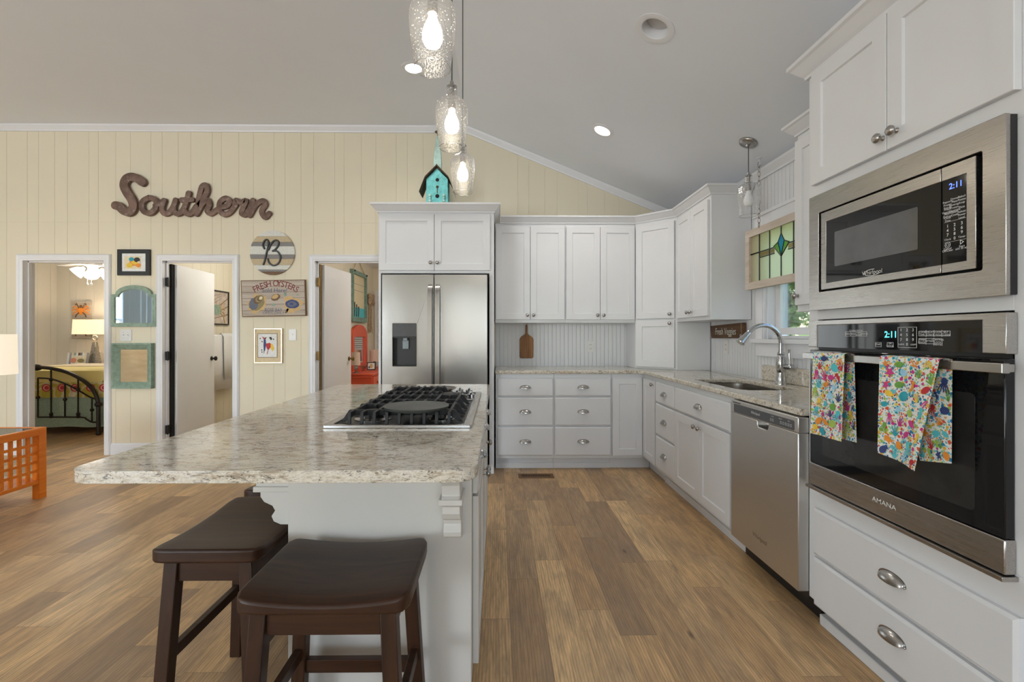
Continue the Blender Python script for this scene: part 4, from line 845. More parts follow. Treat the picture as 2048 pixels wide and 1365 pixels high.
def grate(y0, y1, x0, x1, nf):
    b = MB(); w = .0055
    for y in (y0+(y1-y0)*.22, y0+(y1-y0)*.78):
        b.poly([(x0, WT1+.006), (x0+.012, WT1+.006), (x0+.050, gz_-.020), (x1-.050, gz_-.020), (x1-.012, WT1+.006), (x1, WT1+.006), (x1-.028, gz_), (x0+.028, gz_)], (), y-w, y+w)
    for i in range(nf):
        x = x0+.045+(x1-x0-.09)*i/(nf-1); TT = axes((x, 0, 0), (0, 1, 0), (1, 0, 0), (0, 0, 1))
        b.poly([(y0, WT1+.006), (y0+.010, WT1+.006), (y0+.012, gz_-.018), (y1-.012, gz_-.018), (y1-.010, WT1+.006), (y1, WT1+.006), (y1-.006, gz_), (y0+.006, gz_)] if i % 2 == 0 else
               [(y0, WT1+.006), (y0+.010, WT1+.006), (y0+.012, gz_-.018), (y0+.085, gz_-.016), (y0+.085, gz_-.002), (y0+.006, gz_)], (), -w, w, 0, TT)
        if i % 2: b.poly([(y1, WT1+.006), (y1-.010, WT1+.006), (y1-.012, gz_-.018), (y1-.085, gz_-.016), (y1-.085, gz_-.002), (y1-.006, gz_)], (), -w, w, 0, TT)
    return b.build('grate', 'iron', r, .002, weld=False)
grate(1.632, 1.900, cx0+.038, cx1-.038, 9); grate(1.912, 2.170, cx0+.038, cx1-.038, 9); grate(2.182, 2.500, cx0+.038, cx1-.155, 8)
for x, y in ((PZ(942.5, 797, .925).x, 2.27), (PZ(915, 792, .925).x, 2.36), (-.150, 2.44), (-.20, 2.47)):
    b = MB(); b.lathe([(.024, 0), (.024, .004), (.019, .006), (.0185, .028), (.016, .031), (1e-5, .032)], MT(x, y, WT1+.0035), 20); b.box(-.0045, .0045, -.019, .019, .028, .040, 0, MT(x, y, WT1+.0035)); b.build('control_knob', 'chrome', r, .001)
g = PZ(833, 811, gz_+.014)
r = thing('round_griddle', 'round dark griddle plate lying on the middle cooktop grate', 'griddle', (g.x, g.y, gz_))
MB().lathe([(.095, .0008), (.112, .002), (.118, .008), (.119, .014), (.114, .014), (.108, .012), (1e-5, .012)], MT(g.x, g.y, gz_), 40).build('plate', plain('seasoned_dark_steel', (.07, .075, .068), .38, .4, .15, 12), r, smooth=40)
MB().box(g.x-.016, g.x+.016, g.y+.115, g.y+.135, gz_+.003, gz_+.012).build('grip_tab', 'iron', r, .002)
tag(MB().lathe([(.052, 0), (.060, .001), (.086, .014), (.090, .019), (.087, .0195), (.060, .0045), (1e-5, .004)], MT(PZ(881, 781, .92).x, 2.68, WT1+.0005), 36).build('metal_dish', 'steel', smooth=40), 'shallow metal dish at the far end of the island behind cooktop', 'dish')

# ================================================================ STOOLS
def stool(x0, x1, y0, y1, h, lab, group, along=0):
    cx, cy = (x0+x1)/2, (y0+y1)/2; a, c = (x1-x0)/2, (y1-y0)/2
    r = thing('saddle_stool', lab, 'stool', (cx, cy, 0), group); TT = MT(cx, cy, 0); nx, ny = 18, 10
    b = MB(TT); vs = []; fs = []
    def sh(u, v):   # rounded outline
        k = 11.; m_ = (abs(u)**k+abs(v)**k)**(1/k); s = max(abs(u), abs(v))/m_ if m_ > 1e-9 else 1; return u*a*s, v*c*s
    for lev in (0, 1):
        for j in range(ny+1):
            for i in range(nx+1):
                u, v = -1+2*i/nx, -1+2*j/ny; X, Y = sh(u, v); dip = .018*(1-(v*v if along else u*u)); edge = .004*max(abs(u), abs(v))**14
                vs.append((X, Y, (h-dip-edge) if lev else h-.046))
    K = (nx+1)*(ny+1)
    for j in range(ny):
        for i in range(nx): q = j*(nx+1)+i; fs += [(q, q+nx+1, q+nx+2, q+1), (K+q, K+q+1, K+q+nx+2, K+q+nx+1)]
    rim = [i for i in range(nx)]+[j*(nx+1)+nx for j in range(ny)]+[ny*(nx+1)+i for i in range(nx, 0, -1)]+[j*(nx+1) for j in range(ny, 0, -1)]
    for i, p in enumerate(rim): q = rim[(i+1) % len(rim)]; fs.append((p, q, K+q, K+p))
    b.add(vs, fs); b.build('seat', 'stoolx', r, .008, smooth=50, seg=3)
    zt = h-.0465; la, lc, sp = a-.055, c-.045, .032; w = .020
    def lp(sx, sy, z): t = 1-z/zt; return Vector((sx*(la+sp*t), sy*(lc+sp*.8*t), z))
    for sx in (-1, 1):
        for sy in (-1, 1):
            p0, p1 = lp(sx, sy, .0), lp(sx, sy, zt); b = MB(TT)
            vs = [(p.x+e*w, p.y+f*w, p.z) for p in (p0, p1) for e, f in ((-1, -1), (1, -1), (1, 1), (-1, 1))]
            b.add(vs, [(3, 2, 1, 0), (4, 5, 6, 7)]+[(i, (i+1) % 4, 4+(i+1) % 4, 4+i) for i in range(4)]); b.build('leg', 'stoolz', r, .003)
    def bar(pa, pb, hh, nm, t=.011):
        b = MB(TT); b.sweep([(-t, -hh), (t, -hh), (t, hh), (-t, hh)], [pa, pb]); b.build(nm, 'stoolx', r, .002)
    e = w
    for sy in (-1, 1):
        pa, pb = lp(-1, sy, zt-.034), lp(1, sy, zt-.034); bar(pa+Vector((e, 0, 0)), pb-Vector((e, 0, 0)), .032, 'apron'); z = .13 if sy < 0 else .225
        pa, pb = lp(-1, sy, z), lp(1, sy, z); bar(pa+Vector((e, 0, 0)), pb-Vector((e, 0, 0)), .020, 'stretcher')
    for sx in (-1, 1):
        pa, pb = lp(sx, -1, zt-.034), lp(sx, 1, zt-.034); bar(pa+Vector((0, e, 0)), pb-Vector((0, e, 0)), .032, 'apron')
        pa, pb = lp(sx, -1, .27), lp(sx, 1, .27); bar(pa+Vector((0, e, 0)), pb-Vector((0, e, 0)), .017, 'stretcher')
    return r
SH = .61; GS = 'saddle stools at the island'
p0, p1, p2 = PZ(457, 1196, SH), PZ(815, 1196, SH), PZ(858, 1069, SH); stool(p0.x, p1.x, p0.y, min(p2.y, 1.475), SH, 'dark brown saddle stool tucked under near end of island beside the corbel', GS)
q0_, q1_, q2_ = PZ(293, 1098, SH), PZ(520, 1098, SH), PZ(562, 1020, SH); stool(-1.030, -.700, 1.363, 1.820, SH, 'dark brown saddle stool at the left corner of the island, nearer the camera', GS, 1)
stool(-1.045, -.715, 1.885, 2.34, SH, 'dark brown saddle stool mostly hidden below the island top beyond the left stool', GS, 1)

# ================================================================ LIGHTS
def on_ceil(u, v):
    r_ = ray(u, v); t = (CZ-CH)/r_[2]; p = Vector((r_[0]*t, r_[1]*t, CZ))
    if p.x > RX0: t = (CZ+SL*RX0-CH)/(r_[2]+SL*r_[0]); p = Vector((r_[0]*t, r_[1]*t, CH+r_[2]*t)); return p, Vector((-SL, 0, -1)).normalized()
    return p, Vector((0, 0, -1))
def orient(p, d): return Matrix.Translation(p) @ d.to_track_quat('Z', 'Y').to_matrix().to_4x4()
def cut_ceiling(p, d):
    """a round opening for the recessed housing"""
    ce = bpy.data.objects['ceiling']; me = bpy.data.meshes.new('cutter'); c = MB(orient(p, d)).lathe([(.078, -.060), (.078, .02)], n=36)
    me.from_pydata(c.v, [], c.f); bm = bmesh.new(); bm.from_mesh(me); bmesh.ops.recalc_face_normals(bm, faces=bm.faces); bm.to_mesh(me); bm.free()
    o = bpy.data.objects.new('cutter', me); COL.objects.link(o); m = ce.modifiers.new('hole', 'BOOLEAN'); m.object = o; m.operation = 'DIFFERENCE'
    dg = bpy.context.evaluated_depsgraph_get(); new = bpy.data.meshes.new_from_object(ce.evaluated_get(dg)); ce.modifiers.clear(); ce.data = new; bpy.data.objects.remove(o)
def can(u, v, lab, lit, watt=0):
    p, d = on_ceil(u, v); r = thing('recessed_light', lab, 'ceiling light', p, 'recessed ceiling lights'); T = orient(p+d*.0005, d)
    if lit:
        MB(T).lathe([(.098, 0), (.098, .003), (.075, .008), (.066, .006), (.066, 0)], n=36, cap=False).build('trim_ring', 'trim', r)
        MB(T).lathe([(.066, .002), (.04, .0045), (1e-5, .005)], n=36).build('lens', 'can', r)
        light('SPOT', 'downlight', p+d*.03, watt, (1, .95, .88), rot=None, spot=150, radius=.06).rotation_euler = (0, 0, 0)
    else:
        cut_ceiling(p, d)
        MB(T).lathe([(.108, 0), (.108, .003), (.085, .006), (.074, .003), (.072, 0)], n=36, cap=False).build('trim_ring', 'trim', r)
        MB(T).lathe([(.074, .001), (.070, -.03), (.066, -.055)], n=36, cap=False).build('baffle', 'trim', r, smooth=60)
        MB(T).lathe([(.067, -.056), (.066, -.050), (.056, -.044), (.03, -.040), (1e-5, -.039)], n=36).build('lens', 'canoff', r, smooth=40)
can(827, 136, 'lit recessed downlight in the flat ceiling beside the nearest island pendant', True, 26)
can(1205, 261, 'lit recessed downlight in the sloped ceiling above the corner cabinets', True, 26)
can(1310, 57, 'unlit recessed downlight with angled eyeball nearest the camera', False)
def pendant(p, lab, zc, lit, nrm, watt, group):
    """p = centre of the open bottom rim"""
    r = thing('pendant_light', lab, 'pendant light', p, group); T = Matrix.Translation(p)
    prof = [(.0555, 0), (.0575, .006), (.0625, .05), (.0700, .105), (.0735, .145), (.0730, .172), (.066, .198), (.048, .214), (.030, .222), (.0240, .228), (.0225, .236), (.0225, .262), (.0245, .268)]
    b = MB(T); b.lathe(prof, n=40, cap=False); b.lathe([(.0548, 0), (.0565, -.0022), (.0582, 0), (.0565, .0022), (.0548, 0)], n=40, cap=False); b.build('glass_shade', 'seeded', r, smooth=60)
    b = MB(T); b.lathe([(.0035, .300), (.008, .298), (.010, .285), (.023, .275), (.023, .270), (.012, .268), (.012, .23), (.017, .228), (.0175, .175), (.014, .172)], n=24); b.build('socket', 'nickel', r, smooth=40)
    b = MB(T); b.lathe([(.013, .172), (.0135, .160), (.019, .145), (.029, .122), (.0325, .104), (.031, .088), (.024, .073), (.011, .066), (1e-5, .0645)], n=24); b.build('light_bulb', 'bulb' if lit else 'bulbdim', r, smooth=60)
    b = MB(); b.cyl(p+Vector((0, 0, .299)), Vector((p.x, p.y, zc-.028)), .0032, n=8); b.build('cord', plain('grey_fabric_cord', (.10, .10, .10), .6), r)
    c0 = Vector((p.x, p.y, zc)); b = MB(orient(c0+nrm*.0006, nrm)); b.lathe([(.060, 0), (.060, .008), (.056, .016), (.045, .021), (.030, .024), (.012, .026), (.008, .036), (1e-5, .037)], n=32); b.build('canopy', 'nickel', r, smooth=40)
    if watt: light('POINT', 'pendant_glow', p+Vector((0, 0, .10)), watt, (1, .86, .68), radius=.03)
    return r
GN = 'clear glass pendants over the island'; nr = Vector((-SL, 0, -1)).normalized(); PXX = -.205
for (u, v), lab in (((860, 137), 'lit seeded glass pendant nearest the camera, cut by the top of the frame'), ((905, 296), 'lit seeded glass pendant in the middle of the island row'), ((929, 385), 'lit seeded glass pendant furthest along the island, beside the birdhouse')):
    q = PZ(u, v, 2.075); pendant(Vector((PXX if abs(q.x-PXX) < .04 else q.x, q.y, 2.075)), lab, ceil_z(q.x), True, nr, 13, GN)
cpos, dn = on_ceil(1497, 284)
zb5 = CH+(671-432)/F*(cpos.x*s_+cpos.y*c_); pendant(Vector((cpos.x, cpos.y, zb5)), 'small unlit glass pendant hanging before the sink window', cpos.z, False, nr, 0, None)
# ================================================================ TEA TOWELS
def motif(kind):
    if kind == 'star': return [[((1 if i % 2 == 0 else .42)*math.cos(math.pi*i/5+.3), (1 if i % 2 == 0 else .42)*math.sin(math.pi*i/5+.3)) for i in range(10)]]
    if kind == 'fish': return [[(1.0*math.cos(t)-.1, .62*math.sin(t)) for t in [i*math.pi/9 for i in range(18)]], [(.75, 0), (1.35, .5), (1.2, 0), (1.35, -.5)]]
    if kind == 'shell': return [[(.9*math.cos(t), .72*math.sin(t)) for t in [i*math.pi/9 for i in range(18)]]]
    if kind == 'coral':
        o = []
        for a in (-60, -28, 0, 30, 62):
            t = math.radians(90+a); c, s = math.cos(t), math.sin(t); L = 1.25 if abs(a) < 40 else 1.0
            o.append([(-.13*s, -.7+.13*c), (.13*s, -.7-.13*c), (L*c+.11*s, -.7+L*1.5*s-.11*c), (L*c*1.05, -.62+L*1.5*s), (L*c-.11*s, -.7+L*1.5*s+.11*c)])
        return o
    if kind == 'horse': return [[(-.1, 1.1), (.35, 1.0), (.5, .7), (.25, .55), (.45, .2), (.4, -.3), (.1, -.65), (-.15, -.6), (-.2, -.85), (.05, -1.1), (-.3, -1.15), (-.45, -.75), (-.2, -.3), (-.3, .1), (-.15, .5), (-.5, .6), (-.5, .8)]]
    o = [[(.55*math.cos(t), .6+.6*math.sin(t)) for t in [i*math.pi/8 for i in range(16)]]]
    for k in range(5):
        x = -.8+.4*k; o.append([(x*.5-.1, .2), (x*.5+.1, .2), (x*1.0+.12, -.5), (x*1.3+.2, -1.0), (x*1.3, -1.05), (x*1.0-.08, -.5)])
    return o
MOT = ['teal', 'orange2', 'lime', 'navy', 'red', 'aqua', 'yellow', 'leaf', 'sky', 'magenta']
def towel(lab, uv_top, uv_bl, uv_br, back_bl, back_br, seed):
    Xb = XH-.0155; rr = random.Random(seed)
    yA, yB = ry(uv_top[0], Xb), ry(uv_top[1], Xb)          # left (far) and right (near) top
    L, R = PX(*uv_bl, Xb-.012), PX(*uv_br, Xb-.012); ztop = hz+.016
    b = MB(); nu, nv = 16, 26
    def frontp(a, t):      # a 0..1 left to right, t 0..1 top to bottom
        y = (yA+(yB-yA)*a)*(1-t)+(L.y+(R.y-L.y)*a)*t; z = ztop*(1-t)+(L.z+(R.z-L.z)*a)*t
        return Vector((Xb-.002-.010*t-.005*math.sin(a*7+seed)*t**.5-.010*max(0, a-.75)*4*t, y, z))
    BL, BR = PX(*back_bl, XH+.016), PX(*back_br, XH+.016)
    def backp(a, t):
        y = (yA+(yB-yA)*a)*(1-t)+(BL.y+(BR.y-BL.y)*a)*t; z = ztop*(1-t)+(BL.z+(BR.z-BL.z)*a)*t
        return Vector((XH+.0185-.004*math.sin(a*6)*t**.5*0-.002*t, y, z))
    rows = [[frontp(i/nu, 1-j/nv) for i in range(nu+1)] for j in range(nv+1)]
    rows += [[Vector((Xb+(XH+.0165-Xb)*s, (yA+(yB-yA)*i/nu), ztop+.004*math.sin(math.pi*s))) for i in range(nu+1)] for s in (.25, .5, .75)]
    rows += [[backp(i/nu, j/nv) for i in range(nu+1)] for j in range(nv+1)]
    vs = [p for r_ in rows for p in r_]; fs = []
    for j in range(len(rows)-1):
        for i in range(nu): q = j*(nu+1)+i; fs.append((q, q+1, q+nu+2, q+nu+1))
    b.add(vs, fs)
    W_, H_ = abs(yB-yA), ztop-L.z
    def put(fn, a, t, kind, size, rot, m, dirx):
        for out in motif(kind):
            pts = [(x*math.cos(rot)-y*math.sin(rot), x*math.sin(rot)+y*math.cos(rot)) for x, y in out]
            pts = [(a+x*size/W_, t-y*size/H_) for x, y in pts]
            if any(not (.0 < x < 1. and .015 < y < .995) for x, y in pts): continue
            tri = geometry.tessellate_polygon([[Vector((x, y, 0)) for x, y in pts]])
            b.add([fn(x, y)+Vector((dirx, 0, 0)) for x, y in pts], [tuple(t_) for t_ in tri], m)
    kinds = ['star', 'fish', 'shell', 'coral', 'horse', 'octo', 'coral', 'fish']; k = 0
    for fn in (frontp, backp):
        for row in range(9):
            for cc in range(4):
                put(fn, .14+.245*cc+(.09 if row % 2 else 0)+rr.uniform(-.03, .03), .05+.112*row+rr.uniform(-.02, .02), kinds[k % 8], rr.uniform(.013, .021), rr.uniform(-.6, .6), 1+rr.randrange(10), -.0022 if fn is frontp else -.0030); k += rr.randrange(1, 4)
    o = b.build('tea_towel', ['towelprint']+MOT, smooth=0, weld=False)
    for p in o.data.polygons: p.use_smooth = p.material_index == 0
    return tag(o, lab, 'towel', 'sea life tea towels on the oven handle')
towel('narrow folded sea life print tea towel at the far end of the oven handle', (1627, 1690), (1621, 867), (1687, 884), (1660, 872), (1713, 886), 3)
towel('wider sea life print tea towel over the middle of oven handle', (1761, 1881), (1758, 906), (1838, 943), (1840, 922), (1903, 928), 8)

# ================================================================ WALL DECOR
YW = WB-.0015
def strokes(b, paths, conv, w, d0, d1, k=6):
    for i, p in enumerate(paths):
        wd = w[i] if isinstance(w, list) else w
        pts = spline([conv(*q) for q in p], k); e = .0012*i; hw = wd/2
        b.sweep([(-hw, d0), (hw, d0), (hw, d1-e), (hw*.7, d1+.004-e), (-hw*.7, d1+.004-e), (-hw, d1-e)], pts, up=(0, -1, 0))
        for q in (pts[0], pts[-1]): b.lathe([(hw, d0), (hw, d1-e-.0004), (hw*.7, d1+.0036-e), (1e-5, d1+.0036-e)], Matrix.Translation(q) @ RX(90), 16)
conv = lambda x, y: PY(220+x/6.024, 340+y/6.024, YW)
b = MB(); SO = [[(415, 160), (360, 120), (290, 98), (225, 125), (200, 200), (235, 285), (290, 370), (310, 450), (270, 515), (200, 505), (140, 450), (98, 440)],
 [(500, 345), (430, 385), (410, 450), (440, 515), (510, 530), (570, 480), (590, 410), (555, 360), (500, 345)], [(575, 440), (630, 410), (675, 385)],
 [(675, 380), (650, 470), (680, 535), (740, 520), (790, 450), (815, 375)], [(815, 375), (790, 470), (820, 535), (880, 520), (925, 450)],
 [(970, 290), (945, 390), (915, 480), (945, 535), (1000, 530), (1060, 450)], [(885, 372), (1010, 368)],
 [(1050, 470), (1120, 390), (1185, 280), (1180, 200), (1130, 210), (1100, 310), (1080, 430), (1060, 540)], [(1075, 520), (1130, 420), (1195, 375), (1215, 430), (1190, 500), (1230, 535), (1290, 500), (1350, 460)],
 [(1350, 460), (1430, 440), (1460, 385), (1410, 350), (1345, 395), (1335, 490), (1390, 545), (1460, 520), (1530, 430)], [(1520, 420), (1535, 375), (1590, 400), (1650, 380), (1620, 460), (1600, 530), (1650, 545), (1700, 470)],
 [(1735, 375), (1715, 470), (1695, 555)], [(1705, 540), (1770, 430), (1850, 380), (1885, 420), (1840, 500), (1860, 560), (1890, 575), (1930, 530)]]
strokes(b, SO, conv, [.084]+[.053]*12, .004, .040)
o = b.build('southern_sign', ['rust'], smooth=40, weld=False); o.name = 'script_wall_sign'
tag(o, 'large rusty metal cursive wall sign reading Southern above the doors', 'sign')
# round plank sign with a B
r_c = PY(546, 506.5, YW); rad = (PY(591, 506, YW).x-PY(502, 506, YW).x)/2
r = thing('round_plank_sign', 'round striped plank wall sign with black script letter B', 'sign', (r_c.x, YW, r_c.z))
b = MB(); T = MT(r_c.x, YW-.018, r_c.z); ys = [1, .74, .48, .30, -.08, -.27, -.55, -.76, -.86, -1]
for i in range(9):
    za, zb_ = ys[i+1]*rad+.001, ys[i]*rad-.001; n_ = 10; w_l = lambda z: math.sqrt(max(0, rad*rad-z*z)); zz = [za+(zb_-za)*k/n_ for k in range(n_+1)]
    b.poly([(w_l(z), z) for z in zz]+[(-w_l(z), z) for z in zz[::-1]], (), 0, .018, (0, 1, 2, 0, 2, 1, 0, 2, 3)[i], T)
b.build('plank_disc', ['plankwhite', 'planktan', 'plankgrey', 'brown'], r, smooth=0)
b = MB(); cB = lambda x, y: PY(490+x/12.41, 450+y/12.41, YW-.019)
strokes(b, [[(485, 590), (450, 500), (485, 405), (545, 370), (590, 430), (575, 560), (535, 720), (490, 900), (460, 985)], [(590, 620), (640, 500), (715, 405), (790, 388), (840, 435), (820, 530), (760, 610), (690, 652)], [(690, 650), (780, 650), (850, 710), (885, 810), (850, 930), (770, 1000), (680, 1003), (600, 940), (573, 850)]], cB, .018, .001, .008)
b.build('letter', 'black', r, smooth=40, weld=False)
# oyster sign
Ys = YW-.028
r = thing('oyster_sign', 'plank style sign reading FRESH OYSTERS between the doorways', 'sign', PY(547, 597, YW))
os_ = lambda x, y, dy=0: PY(470+x/7.18, 550+y/7.18, Ys-dy)
tl, tr_, br, bl = os_(82, 82), os_(1005, 68), os_(1018, 588), os_(100, 605)
b = MB(); b.poly([(p.x, p.z) for p in (bl, br, tr_, tl)], (), Ys, YW, 0)
cen = (tl+br)/2; Rm = Matrix.Rotation(-math.atan2(tr_.z-tl.z, tr_.x-tl.x), 4, 'Y')
b.build('board', 'brown', r, smooth=0)
b = MB()
for i in range(6):
    f0, f1 = i/6+.006, (i+1)/6-.004; q = lambda fx, fz: tl.lerp(tr_, fx).lerp(bl.lerp(br, fx), fz)
    b.poly([(p.x, p.z) for p in (q(.012, f1 if i < 5 else .978), q(.988, f1 if i < 5 else .978), q(.988, max(f0, .022)), q(.012, max(f0, .022)))], (), Ys-.0012, Ys-.0002)
b.build('printed_planks', 'weathered', r, smooth=0)
b = MB()
arc = 'FRESH OYSTERS'
for i, ch in enumerate(arc):
    if ch == ' ': continue
    f = i/(len(arc)-1); x = 285+600*f; y = 215-88*(1-(2*f-1)**2); ang = math.radians(28)*(2*f-1)
    p = os_(x, y, .0014); b.text(ch, .090, axes(p, (math.cos(ang), 0, -math.sin(ang)), (0, -1, 0), (math.sin(ang), 0, math.cos(ang))), 0, .0004, bold=.008, sx=.86)
b.build('red_lettering', 'darkred', r, smooth=0)
TXA = lambda p: axes(p, (1, 0, 0), (0, -1, 0), (0, 0, 1))
b = MB(); b.text('Sold Here!', .060, TXA(os_(570, 226, .0014)), 0, .0004, bold=.012); b.build('dark_lettering', 'slate', r, smooth=0); b = MB(); b.text('ROSE BAY', .050, TXA(os_(552, 508, .0014)), 0, .0004, bold=.01, sx=.8); b.build('dark_lettering', 'slate', r, smooth=0); b = MB(); b.text('OPEN DAILY', .036, TXA(os_(555, 548, .0014)), 0, .0004, sx=1.1)
b.build('dark_lettering', 'slate', r, smooth=0)
b = MB()
def blob(cx, cy, rx, ry_, m, seed, j=.12, dy=.0014, n=26, rot=0):
    rr = random.Random(seed); pts = []
    for i in range(n):
        t = 2*math.pi*i/n; k = 1+rr.uniform(-j, j); X, Y = rx*k*math.cos(t), ry_*k*math.sin(t); p = os_(cx+X*math.cos(rot)-Y*math.sin(rot), cy+X*math.sin(rot)+Y*math.cos(rot)); pts.append((p.x, p.z))
    b.poly(pts, (), Ys-dy-.0003, Ys-dy, m)
blob(318, 415, 150, 118, 0, 1, .16, rot=-.9); blob(318, 405, 126, 92, 1, 2, .06, .0018, rot=-.9); blob(270, 420, 66, 88, 2, 3, .08, .0022, rot=.2)
for i in range(4): blob(330+14*i, 360-8*i, 66-13*i, 52-10*i, (3, 1, 3, 4)[i], 10+i, .06, .0026+.0004*i, rot=-.7)
blob(828, 430, 145, 110, 0, 4, .22, rot=.25); blob(822, 420, 100, 62, 5, 5, .05, .0018, rot=.05); blob(820, 420, 66, 38, 2, 6, .1, .0022); blob(815, 420, 30, 18, 5, 7, .2, .0026)
blob(585, 325, 68, 46, 3, 8, .08, rot=-.4); blob(578, 315, 50, 28, 0, 9, .08, .0018, rot=-.4); blob(722, 280, 24, 27, 6, 11, .08); blob(555, 430, 27, 19, 6, 12, .1); blob(745, 520, 40, 17, 3, 13, .2, rot=-1.0); blob(900, 290, 20, 8, 6, 14, .3)
b.build('shell_prints', ['shellgold', 'olive', 'slate', 'brown', 'cream', 'navy', 'greenwood'], r, smooth=0)
# small pictures and mirrors: corners given in photo pixels
def framed(name, lab, cat, x0, y0, x1, y1, fw, mat, depth, inner, Y=YW, round_=.002):
    p0, p1 = PY(x0, y1, Y-depth), PY(x1, y0, Y-depth); w = fw*Y/F
    r = thing(name, lab, cat, PY((x0+x1)/2, (y0+y1)/2, Y))
    b = MB(); b.poly(rrect(p0.x, p1.x, p0.z, p1.z, round_, 2), [rrect(p0.x+w, p1.x-w, p0.z+w, p1.z-w, .001, 1)], Y-depth, Y)
    b.build('frame', mat, r, .004)
    MB().box(p0.x+w-.001, p1.x-w+.001, Y-depth*.55, Y-.002, p0.z+w-.001, p1.z-w+.001).build(*inner, r)
    return r, p0, p1, w
r, p0, p1, w = framed('framed_print', 'small abstract print in a black frame right of the bedroom door', 'picture', 234, 499, 299, 551, 8, 'black', .022, ('mat_board', 'paper'))
b = MB(); a0, a1 = PY(249, 538, YW-.012), PY(282, 513, YW-.012); b.box(a0.x, a1.x, YW-.0135, YW-.0125, a0.z, a1.z, 0)
for i, (x, y, rx, m) in enumerate(((268, 525, 9, 1), (270, 524, 7, 2), (274, 520, 6, 3), (277, 531, 5, 1), (259, 531, 6, 2), (263, 519, 5, 4), (278, 525, 3, 0))):
    q = PY(x, y, YW-.0135); k = rx*WB/F; b.poly(circle(q.x, q.z, k, k*.8, 14), (), YW-.0142-.0004*i, YW-.0136, m)
b.build('artwork', ['cream', 'orange2', 'yellow', 'ink', 'teal'], r, smooth=0)
r, p0, p1, w = framed('framed_print', 'colorful horse like print in a slim gold frame below the oyster sign', 'picture', 508, 657, 564, 727, 2.2, 'goldframe', .022, ('mat_board', 'mat'))
b = MB(); gq = lambda x, y, dy: PY(470+x/7.18, 550+y/7.18, YW-.0135-dy); a0, a1 = gq(325, 1190, 0), gq(608, 843, 0)
b.poly(rrect(a0.x, a1.x, a0.z, a1.z, .001, 1), (), YW-.0142, YW-.0125, 5); i0, i1 = gq(332, 1183, 0), gq(601, 850, 0); b.poly(rrect(i0.x, i1.x, i0.z, i1.z, .001, 1), (), YW-.0148, YW-.0143, 0)
def shp(pts, m, dy): b.poly([(gq(x, y, 0).x, gq(x, y, 0).z) for x, y in pts], (), YW-.0152-dy, YW-.0149-dy, m)
shp([(412, 920), (440, 915), (450, 1000), (432, 1090), (415, 1105), (410, 1020)], 1, 0); shp([(440, 990), (500, 978), (530, 1000), (508, 1050), (478, 1085), (455, 1055)], 2, .0003); shp([(515, 985), (545, 1000), (566, 1060), (540, 1105), (512, 1050)], 3, .0006)
shp([(385, 885), (425, 905), (440, 925), (412, 925)], 2, .0006); shp([(488, 900), (520, 890), (540, 925), (515, 940)], 4, .0003); shp([(425, 905), (460, 895), (440, 925)], 4, .0009); shp([(470, 1085), (480, 1080), (468, 1140), (458, 1142)], 2, .0006); shp([(412, 1100), (424, 1100), (420, 1130), (414, 1132)], 1, .0003)
for i, (x, y) in enumerate(((390, 960), (386, 1080), (388, 1110), (555, 925), (362, 915))): shp([(x-8, y-10), (x+7, y-8), (x+8, y+10), (x-6, y+9)], 4, .0003)
b.build('artwork', ['paper', 'navy', 'red', 'yellow', 'ink', 'brown'], r, smooth=0)
# arched sage mirror
A0, A1 = PY(222, 654, YW-.02), PY(312.5, 589, YW-.02); ax, at = (A0.x+A1.x)/2, PY(267, 571, YW-.02).z
def archp(x0, x1, z0, z1, zt, f, n=14):
    c = (x0+x1)/2; hw = (x1-x0)/2*f; o = [(x0, z0), (x1, z0), (x1, z1)]
    for i in range(n+1): t = math.pi*i/n; o.append((c+hw*math.cos(t), z1+(zt-z1)*math.sin(t)))
    return o+[(x0, z1)]
r = thing('arched_mirror', 'arched mirror in sage green frame left of the bathroom door', 'mirror', (ax, YW, A0.z))
w = .040; b = MB(); inn = archp(A0.x+w*.95, A1.x-w*.95, A0.z+w, A1.z-w*.75, at-w, .82)
b.poly(archp(A0.x, A1.x, A0.z, A1.z, at, .80), [inn], YW-.026, YW); b.build('frame', 'greenwood', r, .004, smooth=0)
MB().poly(archp(A0.x+w*.9, A1.x-w*.9, A0.z+w*.9, A1.z-w*.55, at-w*.9, .88), (), YW-.014, YW-.004).build('mirror_glass', 'mirror', r, smooth=0)
# square deep framed mirror
r = thing('square_mirror', 'square aged mirror in a deep distressed green frame by the bedroom door', 'mirror', PY(262, 733, YW))
q = [PY(222, 778, YW-.05), PY(302, 687, YW-.05)]; i_ = [PY(243, 766, YW-.015), PY(294, 697, YW-.015)]
ow = .066; b = MB()
o4 = [(q[0].x, q[0].z), (q[1].x, q[0].z), (q[1].x, q[1].z), (q[0].x, q[1].z)]; m4 = [(q[0].x+.014, q[0].z+.014), (q[1].x-.014, q[0].z+.014), (q[1].x-.014, q[1].z-.014), (q[0].x+.014, q[1].z-.014)]; n4 = [(q[0].x+ow, q[0].z+ow), (q[1].x-ow, q[0].z+ow), (q[1].x-ow, q[1].z-ow), (q[0].x+ow, q[1].z-ow)]
vs = [(x, YW, z) for x, z in o4]+[(x, YW-.052, z) for x, z in o4]+[(x, YW-.052, z) for x, z in m4]+[(x, YW-.014, z) for x, z in n4]+[(x, YW-.008, z) for x, z in n4]
fs = []
for k in range(4): fs += [(k*4+i, k*4+(i+1) % 4, k*4+4+(i+1) % 4, k*4+4+i) for i in range(4)]
fs.append((0, 1, 2, 3)); b.add(vs, fs); b.build('frame', 'greenwood', r, .002, smooth=0)
MB().box(q[0].x+ow-.002, q[1].x-ow+.002, YW-.012, YW-.0085, q[0].z+ow-.002, q[1].z-ow+.002).build('mirror_glass', 'oldmirror', r)
